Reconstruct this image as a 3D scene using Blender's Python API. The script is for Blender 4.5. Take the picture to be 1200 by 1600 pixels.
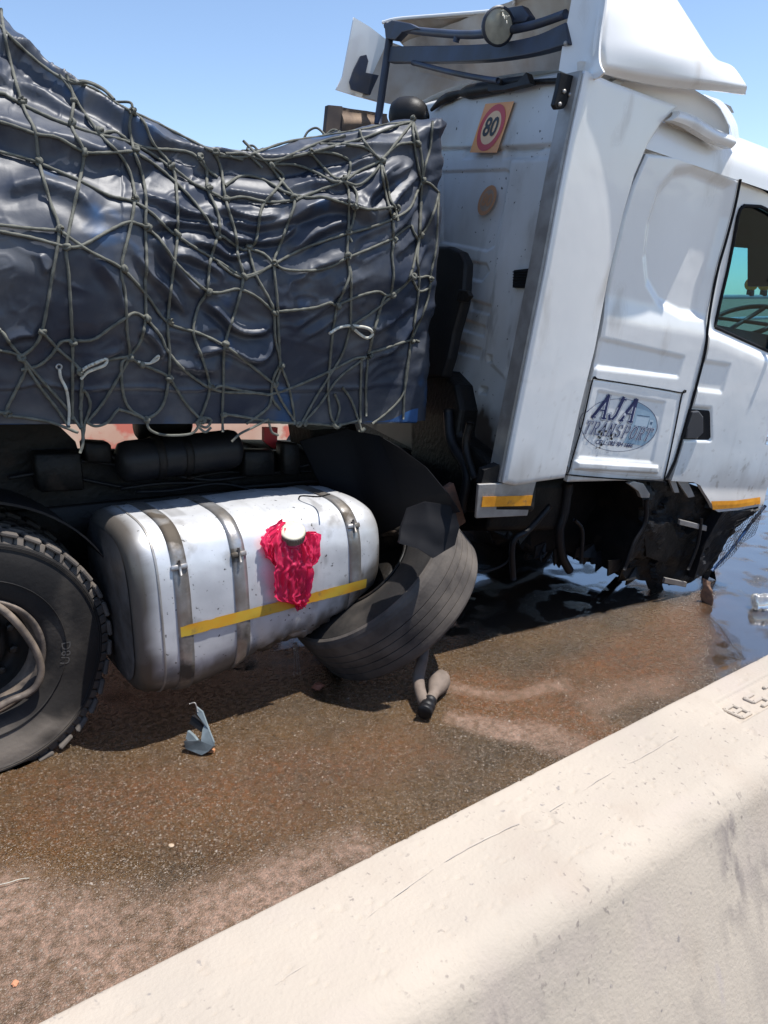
import bpy, bmesh, math, random
import numpy as np
from mathutils import Vector, Matrix
from mathutils.bvhtree import BVHTree
random.seed(7); rng = np.random.RandomState(7)
for o in list(bpy.data.objects): bpy.data.objects.remove(o)
SC = bpy.context.scene
COL = SC.collection

# ---------------------------------------------------------------- camera
FPX = 1200.0; EYE = np.array([0, 0, 1.95]); PIT = math.atan(340/1200); AZ = math.radians(53.9)
hF = np.array([math.cos(AZ), math.sin(AZ), 0]); cR = np.array([math.sin(AZ), -math.cos(AZ), 0]); Z3 = np.array([0, 0, 1.0])
cF = hF*math.cos(PIT) - Z3*math.sin(PIT); cU = hF*math.sin(PIT) + Z3*math.cos(PIT)
cam = bpy.data.cameras.new('camera'); camo = bpy.data.objects.new('camera', cam); COL.objects.link(camo)
m = Matrix.Identity(4)
for i in range(3):
    m[i][0] = cR[i]; m[i][1] = cU[i]; m[i][2] = -cF[i]; m[i][3] = EYE[i]
camo.matrix_world = m
cam.sensor_fit = 'VERTICAL'; cam.sensor_height = 36; cam.sensor_width = 27; cam.lens = 36*FPX/1600
cam.clip_start = .02; cam.clip_end = 3000
SC.camera = camo
# ---------------------------------------------------------------- light
SUN = np.array([.25, -.20, .945]); SUN /= np.linalg.norm(SUN)
W = bpy.data.worlds.new('World'); SC.world = W; W.use_nodes = True
nt = W.node_tree; bg = nt.nodes['Background']; sky = nt.nodes.new('ShaderNodeTexSky'); sky.sky_type = 'NISHITA'
sky.sun_disc = False; sky.sun_elevation = math.asin(SUN[2]); sky.sun_rotation = math.atan2(SUN[0], SUN[1])
sky.air_density = 1.0; sky.dust_density = 0.6; sky.ozone_density = 1.0; sky.altitude = 1200
nt.links.new(sky.outputs[0], bg.inputs[0]); bg.inputs[1].default_value = 0.14
sl = bpy.data.lights.new('sun', 'SUN'); sl.energy = 4.5; sl.angle = math.radians(.55); sl.color = (1, .965, .91)
so = bpy.data.objects.new('sun', sl); COL.objects.link(so); so.rotation_euler = Vector(SUN).to_track_quat('Z', 'Y').to_euler()
SC.view_settings.view_transform = 'Standard'; SC.view_settings.look = 'None'; SC.view_settings.exposure = 0.6
SC.view_settings.gamma = 1; SC.view_settings.use_curve_mapping = False

# ---------------------------------------------------------------- geometry helpers
def V(*a): return np.array(a, float)
def nrm(v): v = np.asarray(v, float); return v/np.linalg.norm(v)
def ray(x, y): return nrm(cF*FPX + cR*(x-600) + cU*(800-y))
def hit(px, n, P0):
    n = np.asarray(n, float); d = ray(*px); return EYE + d*((n@P0 - n@EYE)/(n@d))
def hitY(x, y, Y): return hit((x, y), (0, 1, 0), V(0, Y, 0))
def G(x, y, z=0): return hit((x, y), (0, 0, 1), V(0, 0, z))
def projv(P):
    v = P-EYE; z = v@cF; return 600+FPX*(v@cR)/z, 800-FPX*(v@cU)/z
# cab frame: a forwards, b across (0 = near side, + away), c up
uc = -ray(-110, 4900); fc = ray(2660, 860); fc = nrm(fc - uc*(fc@uc)); lc = np.cross(uc, fc)
CA = hit((780, 750), (0, 1, 0), V(0, 2.84, 0))
def CP(a, b, c): return CA + fc*a + lc*b + uc*c
def cloc(P): q = np.asarray(P)-CA; return np.stack([q@fc, q@lc, q@uc], -1)
def cb(x, y, b=0): return cloc(hit((x, y), lc, CA+lc*b))
def ca(x, y, a=0): return cloc(hit((x, y), fc, CA+fc*a))

def vnoise(x, y, seed=0, z=None):
    x = np.asarray(x, float); y = np.asarray(y, float)
    r = np.random.RandomState(seed); T = r.rand(256, 256)
    xi = np.floor(x).astype(int); yi = np.floor(y).astype(int); fx = x-xi; fy = y-yi
    fx = fx*fx*fx*(fx*(fx*6-15)+10); fy = fy*fy*fy*(fy*(fy*6-15)+10)
    g = lambda a, b: T[a & 255, b & 255]
    return ((g(xi, yi)*(1-fx)+g(xi+1, yi)*fx)*(1-fy) + (g(xi, yi+1)*(1-fx)+g(xi+1, yi+1)*fx)*fy)*2-1
def fbm(x, y, seed=0, o=4):
    s = 0; a = 1; t = 0
    for k in range(o): s = s + a*vnoise(np.asarray(x)*2**k, np.asarray(y)*2**k, seed+k); t += a; a *= .5
    return s/t
def sstep(e0, e1, x): t = np.clip((x-e0)/(e1-e0), 0, 1); return t*t*(3-2*t)
def resample(pts, n):
    p = np.asarray(pts, float); d = np.r_[0, np.cumsum(np.linalg.norm(np.diff(p, axis=0), axis=1))]
    t = np.linspace(0, d[-1], n); return np.stack([np.interp(t, d, p[:, k]) for k in range(p.shape[1])], 1)
def smooth(pts, n=8):
    p = np.asarray(pts, float); N = len(p)
    if N < 3: return resample(p, max(n, 2))
    out = []
    for i in range(N-1):
        p0 = p[i-1] if i else 2*p[0]-p[1]; p1 = p[i]; p2 = p[i+1]; p3 = p[i+2] if i+2 < N else 2*p[-1]-p[-2]
        for k in range(n):
            t = k/n
            out.append(.5*((2*p1)+(-p0+p2)*t+(2*p0-5*p1+4*p2-p3)*t*t+(-p0+3*p1-3*p2+p3)*t**3))
    out.append(p[-1]); return np.array(out)
def sdf_poly(x, y, poly):
    """signed distance, positive inside"""
    poly = np.asarray(poly, float); d = np.full(np.shape(x), 1e9); ins = np.zeros(np.shape(x), bool)
    for i in range(len(poly)):
        a = poly[i]; b = poly[(i+1) % len(poly)]; e = b-a; wx = x-a[0]; wy = y-a[1]
        t = np.clip((wx*e[0]+wy*e[1])/(e@e+1e-12), 0, 1)
        d = np.minimum(d, (wx-e[0]*t)**2+(wy-e[1]*t)**2)
        c = ((a[1] <= y) & (b[1] > y)) | ((b[1] <= y) & (a[1] > y))
        with np.errstate(divide='ignore', invalid='ignore'):
            xx = a[0]+(y-a[1])/(b[1]-a[1])*e[0] if abs(b[1]-a[1]) > 1e-12 else np.full(np.shape(x), -1e9)
        ins ^= c & (x < xx)
    return np.where(ins, 1, -1)*np.sqrt(d)
def dist_line(x, y, pts):
    """distance, signed side (y down: + above), position 0..1"""
    p = np.asarray(pts, float); L = np.r_[0, np.cumsum(np.linalg.norm(np.diff(p, axis=0), axis=1))]
    D = np.full(np.shape(x), 1e9); S = np.zeros(np.shape(x)); T = np.zeros(np.shape(x))
    for i in range(len(p)-1):
        a = p[i]; e = p[i+1]-a; wx = x-a[0]; wy = y-a[1]; t = np.clip((wx*e[0]+wy*e[1])/(e@e), 0, 1)
        d = (wx-e[0]*t)**2+(wy-e[1]*t)**2; k = d < D
        D = np.where(k, d, D); S = np.where(k, np.sign(e[1]*wx-e[0]*wy), S); T = np.where(k, (L[i]+t*(L[i+1]-L[i]))/L[-1], T)
    return np.sqrt(D), S, T

# ---------------------------------------------------------------- object helpers
ORG = {}
def tag(o, label=None, cat=None, group=None, kind=None):
    if label: o['label'] = label
    if cat: o['category'] = cat
    if group: o['group'] = group
    if kind: o['kind'] = kind
    return o
def thing(name, loc, label, cat, group=None):
    o = bpy.data.objects.new(name, None); COL.objects.link(o); o.location = loc; o.empty_display_size = .1
    ORG[o.name] = np.array(loc, float); return tag(o, label, cat, group)
def obj(name, verts, faces, mat, parent=None, smooth_=True, kind=None, label=None, base=None):
    verts = np.asarray(verts, float).reshape(-1, 3)
    off = ORG[parent.name] if parent else (np.array(base, float) if base is not None else np.zeros(3))
    me = bpy.data.meshes.new(name)
    me.from_pydata((verts-off).tolist(), [], [tuple(int(q) for q in f) for f in faces]); me.validate()
    if smooth_: me.polygons.foreach_set('use_smooth', [True]*len(me.polygons))
    me.materials.append(mat); me.update()
    o = bpy.data.objects.new(name, me); COL.objects.link(o)
    if parent: o.parent = parent
    else: o.location = off
    ORG[o.name] = off
    return tag(o, label, kind=kind)
class MB:
    def __init__(s): s.v = []; s.f = []; s.n = 0
    def add(s, v, f):
        v = np.asarray(v, float).reshape(-1, 3); s.v.append(v); s.f += [tuple(int(i)+s.n for i in q) for q in f]; s.n += len(v); return s
    def build(s, name, mat, parent=None, **k): return obj(name, np.concatenate(s.v), s.f, mat, parent, **k)
def gridf(nu, nv, closeu=False, closev=False, flip=False):
    i = np.arange(nu if closeu else nu-1)[:, None]; j = np.arange(nv if closev else nv-1)[None, :]
    a = i*nv+j; b = ((i+1) % nu)*nv+j; c = ((i+1) % nu)*nv+(j+1) % nv; d = i*nv+(j+1) % nv
    q = np.stack([a, b, c, d], -1).reshape(-1, 4); return (q[:, ::-1] if flip else q).tolist()
def tube(pts, r, seg=8, taper=None, cap=True):
    p = np.asarray(pts, float); n = len(p); t = np.gradient(p, axis=0); t /= np.linalg.norm(t, axis=1)[:, None]+1e-12
    r = np.full(n, r) if np.isscalar(r) else np.asarray(r); up = V(0, 0, 1) if abs(t[0, 2]) < .9 else V(1, 0, 0)
    v = []; s = nrm(np.cross(t[0], up))
    for i in range(n):
        s = nrm(s-t[i]*(s@t[i])); w = np.cross(t[i], s)
        for k in range(seg):
            a = 2*math.pi*k/seg; v.append(p[i]+r[i]*(s*math.cos(a)+w*math.sin(a)))
    f = gridf(n, seg, closev=True)
    if cap: f += [tuple(range(seg-1, -1, -1)), tuple((n-1)*seg+k for k in range(seg))]
    return v, f
def box(c, ex, ey, ez, bev=.0):
    """centre and three half-extent vectors; bevelled by insetting"""
    c = np.asarray(c, float); E = [np.asarray(e, float) for e in (ex, ey, ez)]
    if bev <= 0:
        v = [c+sx*E[0]+sy*E[1]+sz*E[2] for sx in (-1, 1) for sy in (-1, 1) for sz in (-1, 1)]
        return v, [(0, 1, 3, 2), (4, 6, 7, 5), (0, 4, 5, 1), (2, 3, 7, 6), (0, 2, 6, 4), (1, 5, 7, 3)]
    L = [np.linalg.norm(e) for e in E]; k = [1-bev/l for l in L]; v = []; idx = {}
    for ax in range(3):
        for s in (-1, 1):
            o1, o2 = [q for q in range(3) if q != ax]
            for s1 in (-1, 1):
                for s2 in (-1, 1):
                    idx[(ax, s, s1, s2)] = len(v); v.append(c+s*E[ax]+s1*k[o1]*E[o1]+s2*k[o2]*E[o2])
    bm = bmesh.new(); [bm.verts.new(q) for q in v]; r = bmesh.ops.convex_hull(bm, input=bm.verts)
    bm.verts.index_update(); vv = [tuple(q.co) for q in bm.verts]; ff = [tuple(q.index for q in f.verts) for f in bm.faces]; bm.free()
    return vv, ff
def lathe(prof, c, ax, ref, seg=64, a0=0, a1=2*math.pi, wob=None):
    """prof: (radius, along axis)"""
    ax = nrm(ax); s = nrm(ref-ax*(np.dot(ref, ax))); w = np.cross(ax, s); v = []; full = abs(a1-a0-2*math.pi) < 1e-6
    n = seg if full else seg+1
    for k in range(n):
        a = a0+(a1-a0)*k/seg
        for r, h in prof: v.append(np.asarray(c)+(s*math.cos(a)+w*math.sin(a))*r+ax*h)
    return v, gridf(n, len(prof), closeu=full)
def coons(bot, top, left, right, nu, nv):
    """bot/top run left to right, left/right run bottom to top; N-d points; returns [nu,nv,dim]"""
    B = resample(bot, nu); T = resample(top, nu); L = resample(left, nv); R = resample(right, nv)
    s = np.linspace(0, 1, nu)[:, None, None]; t = np.linspace(0, 1, nv)[None, :, None]
    return (B[:, None]*(1-t)+T[:, None]*t + L[None]*(1-s)+R[None]*s
            - (B[0]*(1-s)*(1-t)+B[-1]*s*(1-t)+T[0]*(1-s)*t+T[-1]*s*t))
def thick_grid(P, n, t):
    """grid of points P[nu,nv,3] plus a skirt turned back by t along n"""
    nu, nv, _ = P.shape; v = P.reshape(-1, 3); f = gridf(nu, nv)
    bd = [i*nv for i in range(nu)] + [(nu-1)*nv+j for j in range(1, nv)] + [i*nv+nv-1 for i in range(nu-2, -1, -1)] + [j for j in range(nv-2, 0, -1)]
    n = np.asarray(n, float); ctr = v.mean(0)
    ring = v[bd]; base = len(v); v = np.concatenate([v, ring, ring+n*t])
    k = len(bd)
    f += [(base+i, base+(i+1) % k, base+k+(i+1) % k, base+k+i) for i in range(k)]
    return v, f
def flat_poly(P, n, t):
    """closed outline (3-D, roughly planar) extruded by n*t"""
    P = np.asarray(P, float); k = len(P); v = np.concatenate([P, P+np.asarray(n)*t])
    return v, [tuple(range(k)), tuple(range(2*k-1, k-1, -1))]+[(i, k+i, k+(i+1) % k, (i+1) % k) for i in range(k)]
def bevelmod(o, w=.004, seg=2):
    b = o.modifiers.new('bevel', 'BEVEL'); b.width = w; b.segments = seg; b.limit_method = 'ANGLE'; b.angle_limit = math.radians(35); return o

# ---------------------------------------------------------------- materials
def mat(name, c1, c2=None, scale=4, rough=.5, rough2=None, metal=0, bump=0, bscale=60, coat=0, spec=.5, lo=.35, hi=.65, dirt=None, dscale=3, dlo=.5, dhi=.75, stretch=(1, 1, 1), detail=6, fine=None, fscale=90, flo=.6, fhi=.68, trans=0, droughn=.9):
    M = bpy.data.materials.new(name); M.use_nodes = True; T = M.node_tree; N = T.nodes; Lk = T.links.new
    b = N['Principled BSDF']; tc = N.new('ShaderNodeTexCoord'); mp = N.new('ShaderNodeMapping'); Lk(tc.outputs['Object'], mp.inputs[0])
    mp.inputs['Scale'].default_value = stretch
    def noise(s, d=detail, m_=True):
        n = N.new('ShaderNodeTexNoise'); n.inputs['Scale'].default_value = s; n.inputs['Detail'].default_value = d; Lk(mp.outputs[0] if m_ else tc.outputs['Object'], n.inputs['Vector']); return n.outputs[0]
    def ramp(x, lo, hi):
        r = N.new('ShaderNodeMapRange'); r.inputs[1].default_value = lo; r.inputs[2].default_value = hi; Lk(x, r.inputs[0]); return r.outputs[0]
    def mix(f, a, c):
        mx = N.new('ShaderNodeMix'); mx.data_type = 'RGBA'; Lk(f, mx.inputs[0])
        for i, q in ((6, a), (7, c)):
            if isinstance(q, tuple): mx.inputs[i].default_value = (*q, 1)
            else: Lk(q, mx.inputs[i])
        return mx.outputs[2]
    col = c1; rg = None
    if c2: col = mix(ramp(noise(scale), lo, hi), c1, c2)
    dm = None
    if dirt: dm = ramp(noise(dscale, 8), dlo, dhi); col = mix(dm, col, dirt)
    if fine: col = mix(ramp(noise(fscale, 3, False), flo, fhi), col, fine)
    if isinstance(col, tuple): b.inputs['Base Color'].default_value = (*col, 1)
    else: Lk(col, b.inputs['Base Color'])
    b.inputs['Roughness'].default_value = rough
    if rough2 is not None or dm is not None:
        r = N.new('ShaderNodeMapRange'); r.inputs[3].default_value = rough; r.inputs[4].default_value = droughn if dm is not None and rough2 is None else rough2
        Lk(dm if dm is not None and rough2 is None else ramp(noise(scale*1.7), .35, .65), r.inputs[0]); Lk(r.outputs[0], b.inputs['Roughness'])
    b.inputs['Metallic'].default_value = metal; b.inputs['Coat Weight'].default_value = coat; b.inputs['Specular IOR Level'].default_value = spec
    b.inputs['Transmission Weight'].default_value = trans
    if bump:
        bp = N.new('ShaderNodeBump'); bp.inputs['Strength'].default_value = 1; bp.inputs['Distance'].default_value = bump
        Lk(noise(bscale, 5, False), bp.inputs['Height']); Lk(bp.outputs[0], b.inputs['Normal'])
    return M
M = {}
M['white'] = mat('white_paint', (.84, .835, .82), (.79, .785, .77), 2.5, .22, coat=.4, dirt=(.42, .36, .29), dscale=5, dlo=.62, dhi=.9, bump=.0006, bscale=9, stretch=(1, 1, .35))
M['white_in'] = mat('bare_fibreglass', (.55, .5, .44), (.45, .36, .28), 5, .7, bump=.002, bscale=30, dirt=(.25, .2, .16), dscale=4, dlo=.55, dhi=.8)
M['backwall'] = mat('dirty_white_paint', (.62, .63, .64), (.52, .51, .49), 3, .45, dirt=(.20, .15, .11), dscale=3.0, dlo=.58, dhi=.85, fine=(.03, .03, .03), fscale=38, flo=.69, fhi=.72, bump=.001, bscale=12, stretch=(1, 1, .5))
M['alu'] = mat('dull_aluminium', (.42, .40, .38), (.30, .28, .26), 9, .5, metal=.55, bump=.001, bscale=60, dirt=(.16, .13, .10), dscale=5, dlo=.56, dhi=.8)
M['tank'] = mat('scuffed_tank_aluminium', (.66, .665, .68), (.54, .545, .56), 6, .36, metal=.25, dirt=(.13, .115, .10), dscale=5, dlo=.56, dhi=.78, fine=(.05, .045, .04), fscale=48, flo=.665, fhi=.74, bump=.0025, bscale=7)
def add_grime_tone(Mx, col):
    T = Mx.node_tree; N = T.nodes; b = N['Principled BSDF']; at = N.new('ShaderNodeAttribute'); at.attribute_name = 'grime'; mx = N.new('ShaderNodeMix'); mx.data_type = 'RGBA'  # attribute holds dirt, wear and some painted light and shade
    src = b.inputs['Base Color'].links[0].from_socket; T.links.new(at.outputs['Fac'], mx.inputs[0]); T.links.new(src, mx.inputs[6]); mx.inputs[7].default_value = (*col, 1); T.links.new(mx.outputs[2], b.inputs['Base Color'])
add_grime_tone(M['tank'], (.10, .085, .07))
M['tank_end'] = mat('dark_tank_end', (.22, .21, .21), (.08, .07, .065), 5, .35, metal=.4, dirt=(.03, .025, .02), dscale=4, dlo=.5, dhi=.7, bump=.002, bscale=20)
M['strap'] = mat('steel_strap', (.50, .50, .51), (.32, .29, .26), 9, .32, metal=.7, dirt=(.12, .10, .08), dscale=5, dlo=.50, dhi=.62, bump=.001, bscale=50, droughn=.8)
M['tape_y'] = mat('yellow_reflective_tape', (.55, .37, .045), (.62, .27, .02), 8, .35, dirt=(.25, .16, .06), dscale=14, dlo=.58, dhi=.7)
M['tape_o'] = mat('orange_reflective_tape', (.85, .36, .03), (.70, .27, .02), 20, .35, dirt=(.2, .1, .05), dscale=18, dlo=.62, dhi=.75)
M['black'] = mat('black_plastic', (.008, .008, .010), (.014, .013, .013), 8, .5, spec=.3, dirt=(.035, .03, .026), dscale=5, dlo=.58, dhi=.85, bump=.001, bscale=80)
M['grime'] = mat('oily_black_metal', (.005, .005, .005), (.014, .011, .009), 7, .5, spec=.25, dirt=(.06, .04, .028), dscale=6, dlo=.62, dhi=.82, bump=.004, bscale=40)
M['frame'] = mat('blue_grey_frame_paint', (.035, .05, .09), (.028, .032, .045), 6, .5, dirt=(.09, .08, .07), dscale=5, dlo=.6, dhi=.85)
M['seal'] = mat('rubber_seal', (.008, .008, .010), None, rough=.7, spec=.2)
M['rubber'] = mat('tyre_rubber', (.014, .013, .013), (.026, .023, .021), 5, .75, dirt=(.10, .085, .07), dscale=3, dlo=.54, dhi=.8, bump=.0015, bscale=50, spec=.3)
M['rubber_worn'] = mat('dusty_tread_rubber', (.10, .087, .077), (.06, .052, .047), 7, .85, dirt=(.15, .128, .108), dscale=5, dlo=.45, dhi=.7, bump=.0015, bscale=60, spec=.25)
M['rim'] = mat('worn_cream_rim', (.28, .22, .17), (.12, .095, .075), 9, .5, dirt=(.05, .04, .035), dscale=8, dlo=.5, dhi=.65)
M['darkrim'] = mat('dark_wheel_disc', (.03, .027, .025), (.06, .05, .04), 8, .5, metal=.3)
def glass_mat():
    Mx = bpy.data.materials.new('tinted_glass'); Mx.use_nodes = True; T = Mx.node_tree; N = T.nodes; Lk = T.links.new
    N.remove(N['Principled BSDF']); t = N.new('ShaderNodeBsdfTransparent'); t.inputs[0].default_value = (.60, .80, .85, 1); g_ = N.new('ShaderNodeBsdfGlossy'); g_.inputs['Roughness'].default_value = .02
    fr = N.new('ShaderNodeLayerWeight'); fr.inputs[0].default_value = .04; mx = N.new('ShaderNodeMixShader'); Lk(fr.outputs['Facing'], mx.inputs[0]); Lk(t.outputs[0], mx.inputs[1]); Lk(g_.outputs[0], mx.inputs[2]); Lk(mx.outputs[0], N['Material Output'].inputs[0]); return Mx
M['glass'] = glass_mat()
M['cloth'] = mat('cab_interior', (.008, .012, .022), (.015, .02, .032), 6, .8)
M['blue'] = mat('scratched_blue_paint', (.03, .10, .26), (.02, .05, .13), 8, .45, dirt=(.03, .03, .035), dscale=6, dlo=.45, dhi=.6, bump=.001, bscale=30)
M['rope'] = mat('grey_green_rope', (.15, .15, .125), (.085, .085, .07), 30, .8, bump=.0015, bscale=400)
M['rope_pale'] = mat('pale_rope', (.62, .60, .52), (.45, .43, .37), 30, .8, bump=.001, bscale=400)
M['sky_blue'] = mat('decal_pale_blue', (.35, .48, .58), (.28, .40, .5), 12, .3)
M['navy'] = mat('decal_navy', (.025, .035, .11), None, rough=.3)
M['decalw'] = mat('decal_white', (.72, .74, .78), None, rough=.3)
M['orange'] = mat('sticker_orange', (.85, .38, .12), (.78, .30, .10), 9, .35)
M['red'] = mat('sticker_red', (.55, .045, .05), None, rough=.35)
M['peach'] = mat('sticker_sand', (.78, .50, .28), None, rough=.35)
M['ink'] = mat('black_ink', (.02, .02, .02), None, rough=.4)
M['faded'] = mat('faded_sticker', (.40, .30, .22), (.33, .24, .18), 20, .5)
M['fadedr'] = mat('faded_sticker_ring', (.48, .24, .12), None, rough=.5)
M['pipe'] = mat('dusty_brown_hose', (.20, .155, .125), (.13, .10, .08), 20, .8, bump=.002, bscale=60)
M['shard'] = mat('broken_grey_plastic', (.24, .29, .31), (.12, .145, .155), 12, .35)
M['clear'] = mat('clear_plastic', (.9, .9, .88), None, rough=.15, trans=.85)
M['cream'] = mat('cream_cap', (.58, .53, .42), (.48, .43, .33), 20, .5)

def conc(name, far=False):
    Mx = mat(name, (.44, .375, .305), (.37, .32, .265), 2.2, .85, bump=.0015, bscale=120, dirt=(.40, .33, .29), dscale=4.5, dlo=.55, dhi=.85, fine=(.25, .22, .2), fscale=45, flo=.70, fhi=.76, spec=.25)
    return Mx
M['concrete'] = conc('cast_concrete')
def conc_stains(Mx):
    T = Mx.node_tree; N = T.nodes; Lk = T.links.new; b = N['Principled BSDF']; src = b.inputs['Base Color'].links[0].from_socket
    tc = N.new('ShaderNodeTexCoord'); sep = N.new('ShaderNodeSeparateXYZ'); Lk(tc.outputs['Object'], sep.inputs[0])
    def nz(sc, scale, d=6):
        mp = N.new('ShaderNodeMapping'); mp.inputs['Scale'].default_value = sc; Lk(tc.outputs['Object'], mp.inputs[0]); n = N.new('ShaderNodeTexNoise'); n.inputs['Scale'].default_value = scale; n.inputs['Detail'].default_value = d; Lk(mp.outputs[0], n.inputs['Vector']); return n.outputs[0]
    def mr(x, a, c, d=0, e=1):
        r = N.new('ShaderNodeMapRange'); Lk(x, r.inputs[0])
        for i, q in enumerate((a, c, d, e)): r.inputs[i+1].default_value = q
        return r.outputs[0]
    def mul(a, c):
        m_ = N.new('ShaderNodeMath'); m_.operation = 'MULTIPLY'; Lk(a, m_.inputs[0]); Lk(c, m_.inputs[1]) if not isinstance(c, float) else setattr(m_.inputs[1], 'default_value', c); return m_.outputs[0]
    def mix(f, a, c):
        mx = N.new('ShaderNodeMix'); mx.data_type = 'RGBA'; Lk(f, mx.inputs[0]); Lk(a, mx.inputs[6]); mx.inputs[7].default_value = (*c, 1); return mx.outputs[2]
    run = mul(mul(mr(nz((1, 1, .22), 22), .47, .60), mr(nz((1, 1, .5), 3.2), .42, .56)), mr(sep.outputs[2], .55, .80, .25, 1))
    low = mul(run, mr(sep.outputs[2], .870, .845)); col = mix(low, src, (.17, .145, .14))
    col = mix(mul(mr(nz((1, 1, 1), 5.5, 8), .54, .72), .55), col, (.37, .305, .245))
    col = mix(mul(mul(mr(nz((1, 1, 1), 60, 4), .63, .70), mr(nz((1, 1, 1), 4, 3), .5, .62)), .8), col, (.20, .17, .15))
    col = mix(mul(mr(nz((1.5, 1, .4), 9, 7), .60, .72), mr(sep.outputs[2], .80, .5)), col, (.36, .31, .30))
    Lk(col, b.inputs['Base Color'])
conc_stains(M['concrete'])
M['crack'] = mat('old_crack', (.36, .31, .27), (.50, .43, .36), 18, .9)
M['farconc'] = mat('pinkish_concrete', (.58, .44, .34), (.50, .30, .22), 1.6, .9, dirt=(.5, .14, .10), dscale=2.4, dlo=.56, dhi=.62)

# tarp: dusty dark PVC, blue where it is scuffed
def tarp_mat():
    Mx = mat('dusty_dark_tarpaulin', (.013, .020, .040), (.043, .050, .068), 3.0, .455, spec=.42, dirt=(.115, .118, .128), dscale=5, dlo=.45, dhi=.8, bump=.0004, bscale=60, droughn=.5, fine=(.03, .07, .15), fscale=3.1, flo=.64, fhi=.72)
    return Mx
M['tarp'] = tarp_mat()
# bag
def bag_mat():
    Mx = bpy.data.materials.new('red_plastic_film'); Mx.use_nodes = True; T = Mx.node_tree; N = T.nodes
    b = N['Principled BSDF']; b.inputs['Base Color'].default_value = (.80, .04, .13, 1); b.inputs['Roughness'].default_value = .18
    tr = N.new('ShaderNodeBsdfTranslucent'); tr.inputs[0].default_value = (.85, .03, .12, 1); mx = N.new('ShaderNodeMixShader'); mx.inputs[0].default_value = .45
    T.links.new(b.outputs[0], mx.inputs[1]); T.links.new(tr.outputs[0], mx.inputs[2]); T.links.new(mx.outputs[0], N['Material Output'].inputs[0]); return Mx
M['bag'] = bag_mat()
# road with painted masks for stain (R), dust (G), standing oil, water and painted shade (B)
def road_mat():
    Mx = bpy.data.materials.new('wet_asphalt'); Mx.use_nodes = True; T = Mx.node_tree; N = T.nodes; Lk = T.links.new; b = N['Principled BSDF']
    tc = N.new('ShaderNodeTexCoord'); at = N.new('ShaderNodeAttribute'); at.attribute_name = 'stain_shade'; sp = N.new('ShaderNodeSeparateColor'); Lk(at.outputs['Color'], sp.inputs[0])
    def noise(s, d=5):
        n = N.new('ShaderNodeTexNoise'); n.inputs['Scale'].default_value = s; n.inputs['Detail'].default_value = d; Lk(tc.outputs['Object'], n.inputs['Vector']); return n.outputs[0]
    def mr(x, a, c, d=0, e=1):
        r = N.new('ShaderNodeMapRange'); Lk(x, r.inputs[0]); r.inputs[1].default_value = a; r.inputs[2].default_value = c; r.inputs[3].default_value = d; r.inputs[4].default_value = e; return r.outputs[0]
    def mth(op, a, c):
        q = N.new('ShaderNodeMath'); q.operation = op
        for i, z in ((0, a), (1, c)):
            if isinstance(z, (int, float)): q.inputs[i].default_value = z
            else: Lk(z, q.inputs[i])
        return q.outputs[0]
    def mix(f, a, c):
        mx = N.new('ShaderNodeMix'); mx.data_type = 'RGBA'; Lk(f, mx.inputs[0])
        for i, q in ((6, a), (7, c)):
            if isinstance(q, tuple): mx.inputs[i].default_value = (*q, 1)
            else: Lk(q, mx.inputs[i])
        return mx.outputs[2]
    vo = N.new('ShaderNodeTexVoronoi'); vo.inputs['Scale'].default_value = 190; Lk(tc.outputs['Object'], vo.inputs['Vector'])
    vc = N.new('ShaderNodeSeparateColor'); Lk(vo.outputs['Color'], vc.inputs[0])
    base = mix(mr(noise(2.2), .38, .62), (.050, .031, .014), (.105, .056, .019))
    base = mix(mr(vc.outputs[0], 0, 1), base, mix(mr(vc.outputs[1], .3, .9), (.014, .010, .006), (.10, .062, .030)))
    brk = mr(noise(26, 8), .36, .64, .35, 1.25); base = mix(mth('MULTIPLY', sp.outputs[0], brk), base, mix(mr(noise(60), .4, .6), (.17, .062, .018), (.08, .034, .013)))
    base = mix(mth('MULTIPLY', sp.outputs[1], brk), base, mix(mr(noise(90), .35, .65), (.32, .20, .145), (.17, .118, .088)))
    base = mix(mr(vc.outputs[2], .93, .97), base, (.22, .17, .13))
    base = mix(mth('MULTIPLY', sp.outputs[2], .8), base, (.03, .026, .024))
    Lk(base, b.inputs['Base Color'])
    r1 = mr(noise(40), .35, .65, .16, .36); r2 = mth('ADD', r1, mth('MULTIPLY', sp.outputs[1], .25)); pud_shade = mr(mth('MULTIPLY', sp.outputs[2], mr(noise(4.5, 7), .36, .56, .45, 1.1)), .3, .8)
    mixr = N.new('ShaderNodeMix'); Lk(pud_shade, mixr.inputs[0]); Lk(r2, mixr.inputs[2]); mixr.inputs[3].default_value = .035; Lk(mixr.outputs[0], b.inputs['Roughness'])
    h = mth('ADD', mth('MULTIPLY', vo.outputs['Distance'], -.6), noise(170, 3)); bp = N.new('ShaderNodeBump'); Lk(h, bp.inputs['Height']); bp.inputs['Distance'].default_value = .0045
    Lk(mr(pud_shade, 0, 1, 1, .03), bp.inputs['Strength']); Lk(bp.outputs[0], b.inputs['Normal']); spx = N.new('ShaderNodeMix'); Lk(pud_shade, spx.inputs[0]); spx.inputs[2].default_value = .42; spx.inputs[3].default_value = 1.0; Lk(spx.outputs[0], b.inputs['Specular IOR Level']); Lk(pud_shade, b.inputs['Coat Weight']); b.inputs['Coat IOR'].default_value = 1.7; b.inputs['Coat Roughness'].default_value = .03
    return Mx
M['road'] = road_mat()
M['dirtg'] = mat('dry_veld_soil', (.20, .135, .085), (.16, .13, .07), .4, .95)
M['leaf'] = mat('leaf', (.05, .085, .025), (.09, .12, .04), 3, .6)
M['bark'] = mat('bark', (.12, .09, .07), None, rough=.9)
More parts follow.
